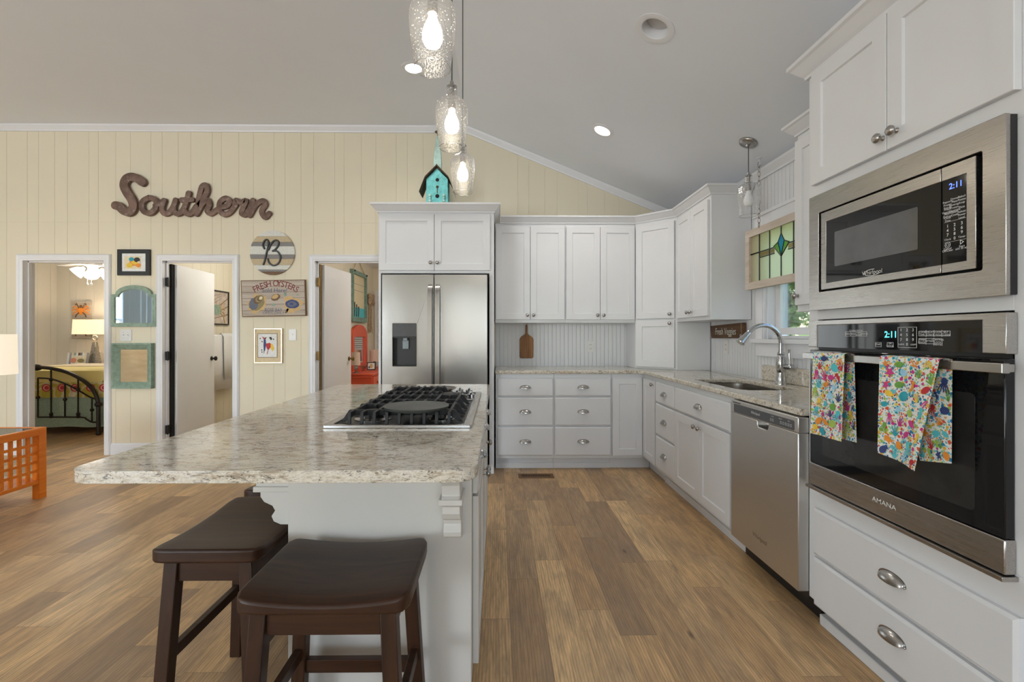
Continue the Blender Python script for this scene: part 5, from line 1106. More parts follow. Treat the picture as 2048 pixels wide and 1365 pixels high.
# switches and outlets
def plate(name, lab, T, u, z, w, h, kind, n=1):
    r = thing(name, lab, 'outlet' if kind == 'outlet' else 'light switch', T @ Vector((u, 0, z)))
    b = MB(T); b.poly(rrect(u-w/2, u+w/2, z-h/2, z+h/2, .004, 3), (), .0003, .006); b.build('cover_plate', 'whiteplastic', r, .002)
    for k in range(n):
        x = u+(k-(n-1)/2)*.046
        if kind == 'switch': MB(T).box(x-.005, x+.005, .0065, .0075, z-.012, z+.012).box(x-.004, x+.004, .0075, .016, z, z+.009).build('toggle', 'whiteplastic', r, .001); MB(T).lathe([(.003, 0), (.002, .001), (1e-5, .001)], MT(x, .006, z+.03) @ OUT, 10).lathe([(.003, 0), (.002, .001), (1e-5, .001)], MT(x, .006, z-.03) @ OUT, 10).build('screw', 'nickel', r)
        else:
            for s in (-1, 1):
                MB(T).poly(rrect(x-.016, x+.016, z+s*.0195-.014, z+s*.0195+.014, .007, 4), (), .0062, .0080).build('receptacle', 'whiteplastic', r)
                MB(T).box(x-.008, x-.005, .0081, .0085, z+s*.0195-.004, z+s*.0195+.006).box(x+.005, x+.008, .0081, .0085, z+s*.0195-.004, z+s*.0195+.005).build('slots', 'hole', r)
TBW = back(WB-.001)
p = PY(252.5, 671, WB); plate('light_switch', 'double ivory light switch between the two green mirrors', TBW, p.x, p.z, .118, .118, 'switch', 2)
p = PY(585.5, 670, WB); plate('light_switch', 'single white light switch right of the gold framed print', TBW, p.x, p.z, .075, .118, 'switch')
p = PY(1181, 694, WB-.006); plate('wall_outlet', 'white duplex outlet on beadboard right of the hanging cutting board', back(WB-.007), p.x, p.z, .075, .118, 'outlet')
p = PX(1452, 695, RW-.006); plate('wall_outlet', 'white duplex outlet on window wall under the Fresh Veggies sign', right(RW-.001), p.y, p.z, .075, .118, 'outlet')
# paddle board hanging under the wall cabinet
cxp = PY(1053, 690, WB-.02).x; zt1 = UZ0-.01; zb1 = PY(1053, 717, WB-.02).z; zs = PY(1053, 672, WB-.02).z; hw = .071
pts = rrect(cxp-hw, cxp+hw, zb1, zb1+.1, .012, 4); out = [(cxp+hw, zb1+.012), (cxp+hw, zs-.045)]+[(cxp+hw*math.cos(t), zs-.045+.055*math.sin(t)) for t in (.3, .6, .9, 1.2)]+[(cxp+.011, zs+.025), (cxp+.010, zt1-.02), (cxp+.006, zt1), (cxp-.006, zt1), (cxp-.010, zt1-.02), (cxp-.011, zs+.025)]+[(cxp-hw*math.cos(t), zs-.045+.055*math.sin(t)) for t in (1.2, .9, .6, .3)]+[(cxp-hw, zs-.045), (cxp-hw, zb1+.012), (cxp-hw+.012, zb1), (cxp+hw-.012, zb1)]
tag(MB().poly(out, (), WB-.026, WB-.008).build('cutting_board', 'paddle', bevel=.003), 'brown wooden paddle cutting board hanging on the beadboard', 'cutting board')
# fresh veggies sign
Xv = RW-.030; v0, v1 = PX(1421.5, 664, Xv), PX(1487, 664, Xv); zv0, zv1 = PX(1455, 677.5, Xv).z, PX(1455, 648, Xv).z
r = thing('veggie_sign', 'brown wooden Fresh Veggies sign under the window wall cabinet', 'sign', (Xv, (v0.y+v1.y)/2, zv0)); T = right(Xv)
MB(T).poly([(v1.y, zv0+.004), (v0.y-.01, zv0), (v0.y+.01, zv1-.012), (v1.y+.002, zv1+.004)], (), -.022, 0).build('board', 'signwood', r, .002)
b = MB(T); ym_, zm_ = (v0.y+v1.y)/2+.012, (zv0+zv1)/2-.004; b.text('Fresh Veggies', .082, axes((ym_, .0005, zm_), (-1, 0, 0), (0, 1, 0), (0, 0, 1)), 0, .0006, sx=.78); b.build('lettering', 'plankwhite', r, smooth=0)
MB(T).poly(circle(v1.y+.045, zv0+.024, .010), [circle(v1.y+.045, zv0+.024, .007)], 0, .001).build('doodle', 'plankwhite', r, smooth=0)
MB(T).poly([(v1.y+.028, zv0+.004), (v1.y+.0315, zv0+.004), (v1.y+.0365, zv1), (v1.y+.033, zv1)], (), .0002, .0012).build('end_strip', 'planktan', r, smooth=0)
# birdhouse on the refrigerator cabinet
YBh = 4.42; zf = zt+.0685; bc = PY(874, 395, YBh); kpx = YBh/F; hw = 21.5*kpx
r = thing('birdhouse', 'turquoise church birdhouse with tall steeple on refrigerator cabinet', 'birdhouse', (bc.x, YBh, zf))
ze = PY(874, 358, YBh).z; zp = PY(874, 337, YBh).z; dp = .17
b = MB(); b.poly([(bc.x-hw, zf), (bc.x+hw, zf), (bc.x+hw, ze), (bc.x, zp), (bc.x-hw, ze)], (), YBh, YBh+dp); b.build('house_body', 'birdteal', r, .003)
b = MB(); ov = 15*kpx
for s in (-1, 1):
    pk_, ev = Vector((bc.x, 0, zp+.018)), Vector((bc.x+s*(hw+ov*.9), 0, PY(874, 390, YBh).z+.02))
    mid = Vector((bc.x+s*(hw+.012), 0, ze+.0)); P_ = [pk_, pk_.lerp(mid, .5), mid, ev]
    b.poly([(p.x, p.z) for p in P_]+[(p.x-s*.004, p.z+.016) for p in P_[::-1]], (), YBh-.035, YBh+dp+.02)
b.build('roof', 'birdroof', r, .003)
b = MB(); stp = PY(873, 268, YBh).z; sw = 8*kpx; sc_ = [(sw, zp-.03), (sw*.95, PY(873, 315, YBh).z), (.35*sw, stp)]; vs = []
for hw_, z in sc_: vs += [(bc.x-hw_, YBh+.06-hw_*.9, z), (bc.x+hw_, YBh+.06-hw_*.9, z), (bc.x+hw_, YBh+.06+hw_*.9, z), (bc.x-hw_, YBh+.06+hw_*.9, z)]
fs = [(3, 2, 1, 0), (8, 9, 10, 11)]
for k in range(2): fs += [(k*4+i, k*4+(i+1) % 4, k*4+4+(i+1) % 4, k*4+4+i) for i in range(4)]
b.add(vs, fs); b.build('steeple', 'birdpale', r, .003, smooth=0)
b = MB(); b.cyl((bc.x, YBh+.06, stp-.01), (bc.x-.004, YBh+.06, stp+.10), .005, n=8); z5 = stp+.045
b.poly([(bc.x-.030, z5), (bc.x-.012, z5+.012), (bc.x+.012, z5+.004), (bc.x+.006, z5-.016), (bc.x-.012, z5-.012)], (), YBh+.050, YBh+.070); b.build('weathervane', 'birdroof', r, .001)
for z, q in ((PY(875, 360, YBh).z, .017), (PY(875, 392.5, YBh).z, .019)): MB(back(YBh)).lathe([(q, .0005), (q, .002), (1e-5, .002)], MT(bc.x+.003, 0, z) @ OUT, 20).build('entrance_hole', 'hole', r)
b = MB(back(YBh)); z6 = PY(875, 374, YBh).z; b.lathe([(.014, 0), (.010, .004), (.004, .012), (.004, .03), (1e-5, .032)], MT(bc.x+.003, 0, z6) @ OUT, 14).box(bc.x-.001, bc.x+.006, .0005, .005, z6-.06, z6); b.build('key_perch', 'birdroof', r)
for s in (-1, 1):
    b = MB(back(YBh)); x = bc.x+s*14*kpx
    for i in range(7): z = zf+.014+.026*i; b.ball((x, .012, z), .015 if i % 2 == 0 else .011, 0, 12, (1, .8, .95))
    b.build('turned_column', 'birdpale', r, smooth=50)
MB(back(YBh)).box(bc.x-.020, bc.x+.026, .0005, .02, zf+.001, zf+.040).build('door_block', 'brown', r, .002)
# stained glass panel hanging from chains
XG = 1.86; gA, gB = PX(1490, 465, XG), PX(1491, 581, XG); gy1_ = gA.y; zt_g, zb_g = gA.z, gB.z; dcy = PX(1558, 480, XG).y; gy0_ = 2*dcy-gy1_
r = thing('stained_glass_panel', 'old stained glass sash with blue diamond hanging in the sink window', 'stained glass', (XG, dcy, zb_g)); T = right(XG); fwid = .052
b = MB(T); b.poly(rrect(gy0_, gy1_, zb_g, zt_g, .001, 1), [rrect(gy0_+fwid, gy1_-fwid, zb_g+fwid, zt_g-fwid, .001, 1)], -.034, 0); b.build('wood_frame', 'panelwood', r, .003, smooth=0)
ia, ic, iz0_, iz1_ = gy0_+fwid, gy1_-fwid, zb_g+fwid, zt_g-fwid; Hh = iz1_-iz0_; gu = lambda f: ic+(ia-ic)*f; gv = lambda f: iz0_+Hh*f
XSg = [0, .155, .325, .5, .675, .845, 1]; band = (.50, .62)
dmd = [(gu(.5), gv(.86)), (gu(.455), gv(.70)), (gu(.5), gv(.40)), (gu(.545), gv(.70))]
gl_ = [(gu(.455), gv(.70)), (gu(.385), gv(.64)), (gu(.5), gv(.40))]; gr_ = [(gu(.545), gv(.70)), (gu(.615), gv(.64)), (gu(.5), gv(.40))]
b = MB(T); b.box(ia-.004, ic+.004, -.019, -.016, iz0_-.004, iz1_+.004); b.build('textured_glass', 'frost', r)
MB(T).poly(dmd, (), -.0155, -.0135).build('blue_diamond', 'sgblue', r, smooth=0, label='turquoise diamond pane'); b = MB(T); b.poly(gl_, (), -.0155, -.0135).poly(gr_, (), -.0155, -.0135); b.build('green_panes', 'sggreen', r, smooth=0, label='lime green side panes')
b = MB(T)
for i in range(1, 5):
    a_, c_2 = XSg[i]+.012, XSg[i+1]-.012
    if i in (2,): c_2 = .40
    if i in (3,): a_ = .60
    b.box(gu(c_2), gu(a_), -.0155, -.0140, gv(band[0]+.02), gv(band[1]-.02))
b.build('tan_panes', 'sgtan', r, smooth=0, label='tan band panes')
b = MB(T); lw_ = .0035
for i in range(1, 6):
    x = gu(XSg[i])
    for z0_, z1_ in (((iz0_, gv(.40)), (gv(.86), iz1_)) if i == 3 else ((iz0_, iz1_),)): b.box(x-lw_, x+lw_, -.022, -.012, z0_, z1_)
for f in band:
    b.box(ia, gu(.60), -.022, -.012, gv(f)-lw_, gv(f)+lw_); b.box(gu(.40), gu(.155) if f == band[0] else ic, -.022, -.012, gv(f)-lw_, gv(f)+lw_)
b.box(gu(.155), ic, -.022, -.012, gv(band[1])-lw_, gv(band[1])+lw_)
for pl in (dmd, gl_, gr_):
    for i in range(len(pl)):
        p, q = pl[i], pl[(i+1) % len(pl)]; b.cyl((p[0], -.0145, p[1]), (q[0], -.0145, q[1]), .0038, n=6)
b.build('lead_came', 'black', r, smooth=0, weld=False)
def chain(y, lab):
    zc_ = ceil_z(XG)-.001; r = thing('hanging_chain', lab, 'chain', (XG, y, zt_g), 'chains holding the stained glass'); b = MB(); b.lathe([(.022, 0), (.020, .006), (.008, .012), (1e-5, .012)], MT(XG, y, zc_) @ RX(180), 20); b.tube([(XG, y, zc_-.012), (XG, y, zc_-.03), (XG+.008, y, zc_-.042), (XG+.004, y, zc_-.05)], .003, 6, up=(0, 1, 0)); b.build('ceiling_hook', 'trim', r)
    b = MB(); z = zc_-.034; k = 0
    while z > zt_g+.012:
        L = .040; c = Vector((XG, y, z-L/2+.002)); ax_ = Vector((0, 1, 0)) if k % 2 else Vector((1, 0, 0))
        pts = [c+ax_*(.0085*math.cos(t))+Vector((0, 0, 1))*(L/2*math.sin(t)) for t in [i*math.pi/8 for i in range(16)]]; b.tube(pts, .0022, 6, closed=True, up=ax_.cross(Vector((0, 0, 1)))); z -= L-.007; k += 1
    b.build('links', 'nickel', r, smooth=50, weld=False)
    MB().tube([(XG, y, zt_g+.024), (XG+.005, y, zt_g+.015), (XG, y, zt_g+.005), (XG+.004, y, zt_g-.003)], .0028, 6, up=(0, 1, 0)).build('screw_eye', 'nickel', r)
chain(PX(1518, 440, XG).y, 'metal chain holding the stained glass, beside the small pendant'); chain(2*dcy-PX(1518, 440, XG).y, 'metal chain holding the stained glass, hidden behind slim cabinet')
# floor vent
p = PZ(1072, 953, 0); r = thing('floor_vent', 'dark brown slotted floor register near the back drawers', 'vent', (p.x, p.y, 0))
MB().poly(rrect(p.x-.155, p.x+.155, p.y-.058, p.y+.058, .006, 3), [rrect(p.x-.128, p.x+.128, p.y-.032, p.y+.032, .002, 1)], .0003, .006, 0, flatT()).build('register_frame', 'brown', r, .002)
MB().box(p.x-.129, p.x+.129, p.y-.033, p.y+.033, .0003, .0012).build('duct_opening', 'hole', r)
b = MB()
for i in range(17): x = p.x-.120+.015*i; b.box(x-.0032, x+.0032, p.y-.032, p.y+.032, .0016, .0052)
b.build('louver_bars', 'brown', r)

# ================================================================ LIVING ROOM EDGE
t0 = PZ(79, 999, 0); tx1 = PZ(93, 994, 0).x; ty1 = t0.y+.055; tz = .535; LT = 1.15; WTb = .65; tx0 = tx1-WTb; ty0 = ty1-LT
r = thing('coffee_table', 'orange wooden table with lattice sides and glass top at left', 'table', ((tx0+tx1)/2, (ty0+ty1)/2, 0)); lg = .055
for x in (tx0, tx1-lg):
    for y in (ty0, ty1-lg): MB().box(x, x+lg, y, y+lg, 0, tz).build('leg', 'orange', r, .002)
b = MB(); b.box(tx0+.004, tx1-.004, ty0+lg, ty1-lg, tz-.06, tz-.001, 0); b.v = []; b.f = []; b.mi = []
for x in (tx0+.002, tx1-.032): b.box(x, x+.030, ty0+lg, ty1-lg, tz-.055, tz-.001)
for y in (ty0+.002, ty1-.032): b.box(tx0+lg, tx1-lg, y, y+.030, tz-.055, tz-.001)
b.build('top_rail', 'orange', r, .002)
MB().box(tx0+.033, tx1-.033, ty0+.033, ty1-.033, tz-.012, tz-.004).build('glass_top', 'tableglass', r)
MB().box(tx0+.004, tx1-.004, ty0+lg, ty1-lg, .118, .145).box(tx0+lg, tx1-lg, ty0+.01, ty0+lg, .118, .145).box(tx0+lg, tx1-lg, ty1-lg, ty1-.01, .118, .145).build('lower_shelf', 'orange', r, .002)
for x in (tx0+.016, tx1-.034):
    b = MB(); za_, zc_ = .146, tz-.056
    n_ = int((ty1-ty0-2*lg)/.062)
    for i in range(1, n_+1): y = ty0+lg+(ty1-ty0-2*lg)*i/(n_+1); b.box(x, x+.016, y-.011, y+.011, za_, zc_)
    for i in range(1, 5): z = za_+(zc_-za_)*i/5; b.box(x+.002, x+.014, ty0+lg, ty1-lg, z-.010, z+.010)
    b.build('lattice', 'orange', r, weld=False)
lp = PY(15, 710, 3.9); lz0, lz1 = PY(20, 750, 3.9).z, PY(20, 669, 3.9).z; lr = .20; lc = Vector((lp.x-lr+.006, 3.9, 0))
r = thing('floor_lamp', 'lamp with glowing cream drum shade cut by the left edge', 'lamp', lc)
MB().lathe([(.15, 0), (.15, .012), (.02, .03), (.012, .05), (.012, lz0+.02), (.016, lz0+.03), (.016, lz0+.09)], MT(*lc), 24).build('stand', 'nickel', r, smooth=40)
b = MB(MT(*lc)); b.lathe([(lr, lz0), (lr*.965, lz1)], n=40, cap=False); b.lathe([(lr-.004, lz0), (lr*.965-.004, lz1)], n=40, cap=False); b.build('lamp_shade', 'shade', r, smooth=60)
MB().ball((lc.x, lc.y, lz0+.13), .03).build('light_bulb', 'bulbdim', r)
light('POINT', 'floor_lamp_glow', (lc.x, lc.y, lz0+.24), 5, (1, .82, .6), radius=.04)
def curtain(y0, y1, lab):
    b = MB(); n_ = 40; vs = []; fs = []
    for i in range(n_+1):
        y = y0+(y1-y0)*i/n_; x = LW+.09+.03*math.sin(i*1.3); vs += [(x, y, .25), (x, y, 2.70)]
    fs = [(2*i, 2*i+1, 2*i+3, 2*i+2) for i in range(n_)]; b.add(vs, fs); tag(b.build('curtain', 'curtain', smooth=60), lab, 'curtain', 'living room curtains')
M['curtain'] = fabric('pale_blue_curtain', (.50, .62, .70), .06)
curtain(-.15, 1.05, 'wide pale blue curtain at the living room window, reflected in the arched mirror'); curtain(1.72, 1.95, 'narrow pale blue curtain at the far side of the living room window')

# ================================================================ BEDROOM
fb = PZ(196.5, 873, 0); FYb = fb.y; fq = lambda x, y: PY(60+x/3.794, 520+y/3.794, FYb)
bx1 = fb.x; cxb = fq(60, 820).x-.02; bx0 = 2*cxb-bx1
r = thing('metal_bed', 'dark iron bed with yellow quilt seen through the bedroom door', 'bed', (cxb, FYb+.8, 0))
b = MB(); arcp = [(60, 815), (160, 825), (270, 850), (360, 890), (440, 945), (495, 1015), (520, 1090), (520, 1335)]
pr = spline([fq(*q) for q in arcp[:-1]], 6)+[fq(520, 1330)]
for s in (0, 1):
    pts = [Vector((2*cxb-p.x, p.y, p.z)) for p in pr] if s else pr; b.tube(pts, .022, 10, up=(0, 1, 0))
    for q, rr_ in ((fq(520, 1098), .042), (fq(520, 1318), .030)): b.ball((2*cxb-q.x if s else q.x, q.y, q.z), rr_, 0, 14, (1, 1, .8))
q = fq(60, 818); b.ball((cxb, q.y, q.z), .05, 0, 16, (1.5, .8, .8))
low = [(60, 898), (160, 905), (265, 940), (365, 990), (460, 1045), (505, 1055)]; lowp = spline([fq(*q) for q in low], 5); bot = [fq(*q) for q in ((60, 1195), (380, 1195), (430, 1212), (470, 1232), (510, 1232))]
for s in (0, 1):
    mrr = (lambda p: Vector((2*cxb-p.x, p.y, p.z))) if s else (lambda p: p)
    b.tube([mrr(p) for p in lowp], .010, 8, up=(0, 1, 0)); b.tube([mrr(p) for p in spline(bot, 3)], .010, 8, up=(0, 1, 0))
    for x, yt, yb2, kn in ((160, 830, 1195, (910, 1170, 1190)), (265, 945, 1195, (1060,)), (365, 900, 1195, (985, 1170, 1190)), (470, 1055, 1230, (1140,))):
        b.cyl(mrr(fq(x, yt)), mrr(fq(x, yb2)), .009, n=8)
        for k_ in kn: b.ball(mrr(fq(x, k_)), .022, 0, 12)
b.cyl(fq(60, 900), fq(60, 1195), .009, n=8); b.ball(fq(60, 1045), .022, 0, 12)
M['bedmetal'] = plain('dark_bronze_metal', (.030, .022, .016), .38, .6, .2, 30)
b.build('footboard', 'bedmetal', r, smooth=50, weld=False)
yb0, yb1 = FYb+.08, 7.10; zq = fq(300, 828).z-.03; zl = fq(300, 935).z; zl2 = fq(300, 1050).z
b = MB(); b.poly(rrect(bx0+.03, bx1-.03, .10, zl2+.05, .03, 4), (), yb0+.04, yb1); b.build('mattress', 'sheet', r, .02)
def drape(z0, z1, mat, nm, off, flare=0):
    b = MB(); pts = [(bx0-off, yb1), (bx0-off, yb0-off*.5), (bx1+off, yb0-off*.5), (bx1+off, yb1)]; path = []
    for (xa, ya), (xc, yc) in zip(pts[:-1], pts[1:]):
        for i in range(24): path.append((xa+(xc-xa)*i/24, ya+(yc-ya)*i/24))
    path.append(pts[-1]); vs = []; fs = []; c = Vector((cxb, (yb0+yb1)/2, 0)); nr_ = 4
    for i, (x, y) in enumerate(path):
        d = (Vector((x, y, 0))-c); d = Vector((math.copysign(1, d.x) if abs(x-cxb) > (bx1-bx0)/2-.05 else 0, -1 if y < yb0+.05 else 0, 0))
        for j in range(nr_+1): f = j/nr_; k = flare*f+.010*math.sin(i*1.1)*f; vs.append((x+d.x*k, y+d.y*k*.5, z1+(z0-z1)*f+.006*math.sin(i*.8)*f))
    for i in range(len(path)-1):
        for j in range(nr_): q = i*(nr_+1)+j; fs.append((q, q+1, q+nr_+2, q+nr_+1))
    b.add(vs, fs); return b.build(nm, mat, r, smooth=60)
drape(.10, zl2, 'skirt', 'bed_skirt', -.01, .03); drape(zl2, zl, 'paisley', 'quilt_border', .01, .012)
b = MB(); b.poly(rrect(bx0-.0, bx1+.0, zl-.01, zq, .06, 5), (), yb0+.0, yb0+.75, 0); b.build('yellow_quilt', 'yellowquilt', r, .025, smooth=60)
b = MB(); b.poly(rrect(bx0+.0, bx1-.0, zl-.01, zq+.015, .06, 5), (), yb0+.74, yb1-.02, 0); b.build('folded_quilt', 'pinktop', r, .02, smooth=60)
for i in range(5):
    b = MB(); q = fq(90+i*110+(10 if i % 2 else 0), 975+(18 if i > 2 else 0)); x0_, z0_ = q.x, zl-.065
    for k_ in range(3): R_ = .052-.014*k_; b.poly(circle(x0_+.006*k_, z0_, R_, R_*.9, 18), [circle(x0_+.006*k_+.004, z0_, R_-.008, R_*.9-.008, 14)] if k_ else (), yb0-.030-.001*k_, yb0-.026, k_ % 2)
    b.build('paisley_motif', ['red', 'pink'], r, smooth=0, weld=False)
# nightstand, lamp, photo frame, art
XNs, YNs = PY(190, 733, 7.45).x, 7.45
r = thing('nightstand', 'dark nightstand behind the iron bed under the lamp', 'nightstand', (XNs-.1, YNs, 0)); zN = PY(190, 733, 7.45).z-.04
MB().box(XNs-.46, XNs+.16, YNs-.2, YNs+.3, .08, zN-.03).build('body', 'stoolx', r, .004); MB().box(XNs-.48, XNs+.18, YNs-.22, YNs+.32, zN-.03, zN).build('top', 'stoolx', r, .004)
MB().box(XNs-.39, XNs+.13, YNs-.21, YNs-.201, .30, zN-.06).build('drawer', 'stoolx', r, .003)
r = thing('table_lamp', 'lit bedroom lamp with rectangular cream shade and hammered obelisk base', 'lamp', (XNs, YNs, zN)); k7 = YNs/F
zs0, zs1 = PY(185, 669, YNs).z, PY(185, 640, YNs).z; zr = PY(188, 676, YNs).z; zo = PY(188, 684, YNs).z
b = MB(); vs = []
for hw_, z in ((.068, zN+.001), (.024, zo)): vs += [(XNs-hw_, YNs-hw_, z), (XNs+hw_, YNs-hw_, z), (XNs+hw_, YNs+hw_, z), (XNs-hw_, YNs+hw_, z)]
b.add(vs, [(3, 2, 1, 0), (4, 5, 6, 7)]+[(i, (i+1) % 4, 4+(i+1) % 4, 4+i) for i in range(4)]); M['hammered'] = plain('hammered_pewter', (.36, .34, .31), .35, .8, .35, 45, bump=.4); b.build('lamp_base', 'hammered', r, .004)
b = MB(); b.tube([(XNs+.036*math.cos(t), YNs, zr+.036*math.sin(t)) for t in [i*math.pi/10 for i in range(20)]], .009, 8, closed=True, up=(0, 1, 0)); b.cyl((XNs, YNs, zr+.036), (XNs, YNs, zs0+.06), .008); b.build('lamp_neck', 'chrome', r, smooth=50, weld=False)
b = MB(); x0_, x1_ = PY(158, 650, YNs).x, XNs+(XNs-PY(158, 650, YNs).x)
vs = []
for e, z in ((0, zs0), (.008, zs1)): vs += [(x0_+e, YNs-.13+e, z), (x1_-e, YNs-.13+e, z), (x1_-e, YNs+.13-e, z), (x0_+e, YNs+.13-e, z)]
b.add(vs, [(i, (i+1) % 4, 4+(i+1) % 4, 4+i) for i in range(4)]); b.build('lamp_shade', 'shadelit', r, smooth=0)
MB().ball((XNs, YNs, zs0+.10), .03).build('light_bulb', 'bulb', r)
light('POINT', 'bedroom_lamp_glow', (XNs, YNs, zs0+.16), 7, (1, .84, .62), radius=.04)
p = PY(149, 721, 7.28); k7 = 7.28/F; fw, fh = 21*k7, 13.5*k7; zpf = zN
r = thing('striped_photo_frame', 'striped wood photo frame standing beside the bedroom lamp', 'picture frame', (p.x, 7.30, zpf)); TT = MT(p.x, 7.31, zpf) @ RX(-8); b = MB(TT)
ht = PY(149, 706, 7.28).z-zpf; cols = ['paper', 'greyart', 'cream', 'greenwood', 'paper', 'brown', 'plankgrey', 'paper', 'cream', 'greyart']
for i in range(10): b.box(-fw+2*fw*i/10, -fw+2*fw*(i+1)/10-.002, 0, .015, .001, ht, i)
b.build('frame', cols, r, smooth=0); b = MB(TT); zc_ = ht-.11; b.poly(rrect(-fw*.55, fw*.6, zc_-.065, zc_+.065, .002, 1), (), -.006, -.0005, 0); b.poly(rrect(-fw*.48, fw*.53, zc_-.055, zc_+.055, .002, 1), (), -.0075, -.0062, 1); b.poly(circle(-.055, zc_-.012, .05, .04, 14), (), -.0085, -.0076, 2).poly(circle(.06, zc_-.015, .055, .032, 14), (), -.0085, -.0076, 3); b.build('photo', ['paper', 'cream', 'skin', 'olive'], r, smooth=0)
def crabart(x0, y0, x1, y1, lab):
    p0, p1 = PY(x0, y1, 7.76), PY(x1, y0, 7.76); c = (p0+p1)/2; r = thing('crab_art_panel', lab, 'picture', (c.x, 7.79, p0.z), 'octopus and crab panels by the bedroom lamp')
    MB().box(p0.x, p1.x, 7.76, 7.788, p0.z, p1.z).build('canvas', 'weathered', r, .002); b = MB(); s = (p1.x-p0.x)/2
    b.poly(circle(c.x, c.z, s*.38, s*.50, 18), (), 7.757, 7.7595, 0).poly(circle(c.x, c.z+s*.42, s*.16, s*.18, 12), (), 7.755, 7.7565, 1)
    for e in (-1, 1):
        for a in (-.9, -.45, 0, .45, .9): b.tube([(c.x+e*s*.3*math.cos(a), 7.757, c.z+s*.3*math.sin(a)), (c.x+e*s*.72*math.cos(a), 7.757, c.z+s*.72*math.sin(a)+.02), (c.x+e*s*.92*math.cos(a), 7.757, c.z+s*.85*math.sin(a)-.01)], .010, 6, up=(0, 1, 0), m=0 if abs(a) < .6 else 1)
    b.build('sea_creature', ['orange2', 'brown'], r, smooth=0, weld=False)
crabart(143, 603.5, 181, 639, 'orange sea creature panel on bedroom wall above the lamp shade'); crabart(143, 640, 181, 677, 'orange sea creature panel partly hidden behind the bedroom lamp shade')
fp = PY(185, 548, 6.6)
r = thing('ceiling_fan', 'white ceiling fan with lit tulip shades in the bedroom', 'ceiling fan', (fp.x, 6.6, 2.06)); T = MT(fp.x, 6.6, 0)
MB(T).lathe([(.07, 2.419), (.07, 2.36), (.02, 2.35), (.02, 2.30), (.09, 2.29), (.10, 2.22), (.06, 2.20), (.05, 2.13), (.03, 2.10), (1e-5, 2.10)], n=28).build('motor_housing', 'whiteplastic', r, smooth=40)
for i in range(5):
    a = 20+72*i; b = MB(T @ RZ(a)); b.poly([(.12, -.03), (.22, -.06), (.62, -.07), (.66, 0), (.62, .07), (.22, .06), (.12, .03)], (), 2.243, 2.250, 0, axes((0, 0, 0), (1, 0, 0), (0, 0, 1), (0, 1, 0))); b.build('fan_blade', 'whiteplastic', r, .002)
for i in range(4):
    a = math.radians(45+90*i); c = Vector((fp.x+.10*math.cos(a), 6.6+.10*math.sin(a), 2.17)); d = Vector((math.cos(a)*.9, math.sin(a)*.9, -.9)).normalized()
    MB(orient(c, d)).lathe([(.02, -.02), (.025, .0), (.055, .03), (.072, .07), (.085, .11), (.083, .112), (.07, .07), (.05, .03), (.02, .005)], n=20, cap=False).build('glass_shade', 'fanglass', r, smooth=60)
for e in (-.02, .035): MB().cyl((fp.x+e, 6.54, 2.10), (fp.x+e, 6.54, 1.96), .0018, n=6).ball((fp.x+e, 6.54, 1.955), .011, sc=(1, 1, 1.4)).build('pull_chain', 'whiteplastic', r)
light('POINT', 'bedroom_fan_glow', (fp.x, 6.6, 2.00), 24, (1, .95, .87), radius=.12)

# ================================================================ BATHROOM
XBt = -3.751; TBt = left(XBt)
p0, p1 = PX(455, 651, XBt), PX(455, 584.6, XBt); yR = p0.y; yL = yR-.66
r = thing('crab_picture', 'framed green crab picture on planks in the bathroom', 'picture', (XBt, (yL+yR)/2, p0.z)); b = MB(TBt); b.poly(rrect(yL, yR, p0.z, p1.z, .001, 1), [rrect(yL+.018, yR-.018, p0.z+.018, p1.z-.018, .001, 1)], .004, .026); b.build('frame', 'black', r, .002)
b = MB(TBt); b.box(yL+.017, yR-.017, .006, .014, p0.z+.017, p1.z-.017, 0)
for i in range(7):
    z = p0.z-.22+.11*i; pts = [(yL+.02, z), (yR-.02, z+.36), (yR-.02, z+.372), (yL+.02, z+.012)]; pts = [(u, min(max(v, p0.z+.02), p1.z-.02)) for u, v in pts]; b.poly(pts, (), .0142, .0146, 1)
b.build('plank_print', ['weathered', 'brown'], r, smooth=0)
b = MB(TBt); cu, cv = (yL+yR)/2+.06, (p0.z+p1.z)/2-.03; b.poly(circle(cu, cv, .10, .07, 18), (), .0150, .0165)
for e in (-1, 1):
    for a in (-.8, -.35, .1, .6): b.tube([(cu+e*.08, .016, cv+.05*a), (cu+e*.15, .016, cv+.13*a+.02), (cu+e*.18, .016, cv+.19*a-.02)], .007, 6, up=(0, 1, 0), m=1)
b.build('crab', ['greenwood', 'shellgold'], r, smooth=0, weld=False)
tw = PX(466, 671, XBt+.07); tb = PX(462, 776, XBt+.08); y1_ = tw.y; y0_ = y1_-.53
r = thing('towel_bar', 'towel bar on the bathroom wall behind the open door', 'towel bar', (XBt, (y0_+y1_)/2, tw.z)); b = MB(); b.cyl((XBt+.06, y0_-.07, tw.z-.012), (XBt+.06, y1_+.07, tw.z-.012), .008); b.build('bar', 'blackmetal', r)
for y in (y0_-.055, y1_+.055): MB().cyl((XBt+.001, y, tw.z-.012), (XBt+.06, y, tw.z-.012), .011, n=12).build('bracket', 'blackmetal', r)
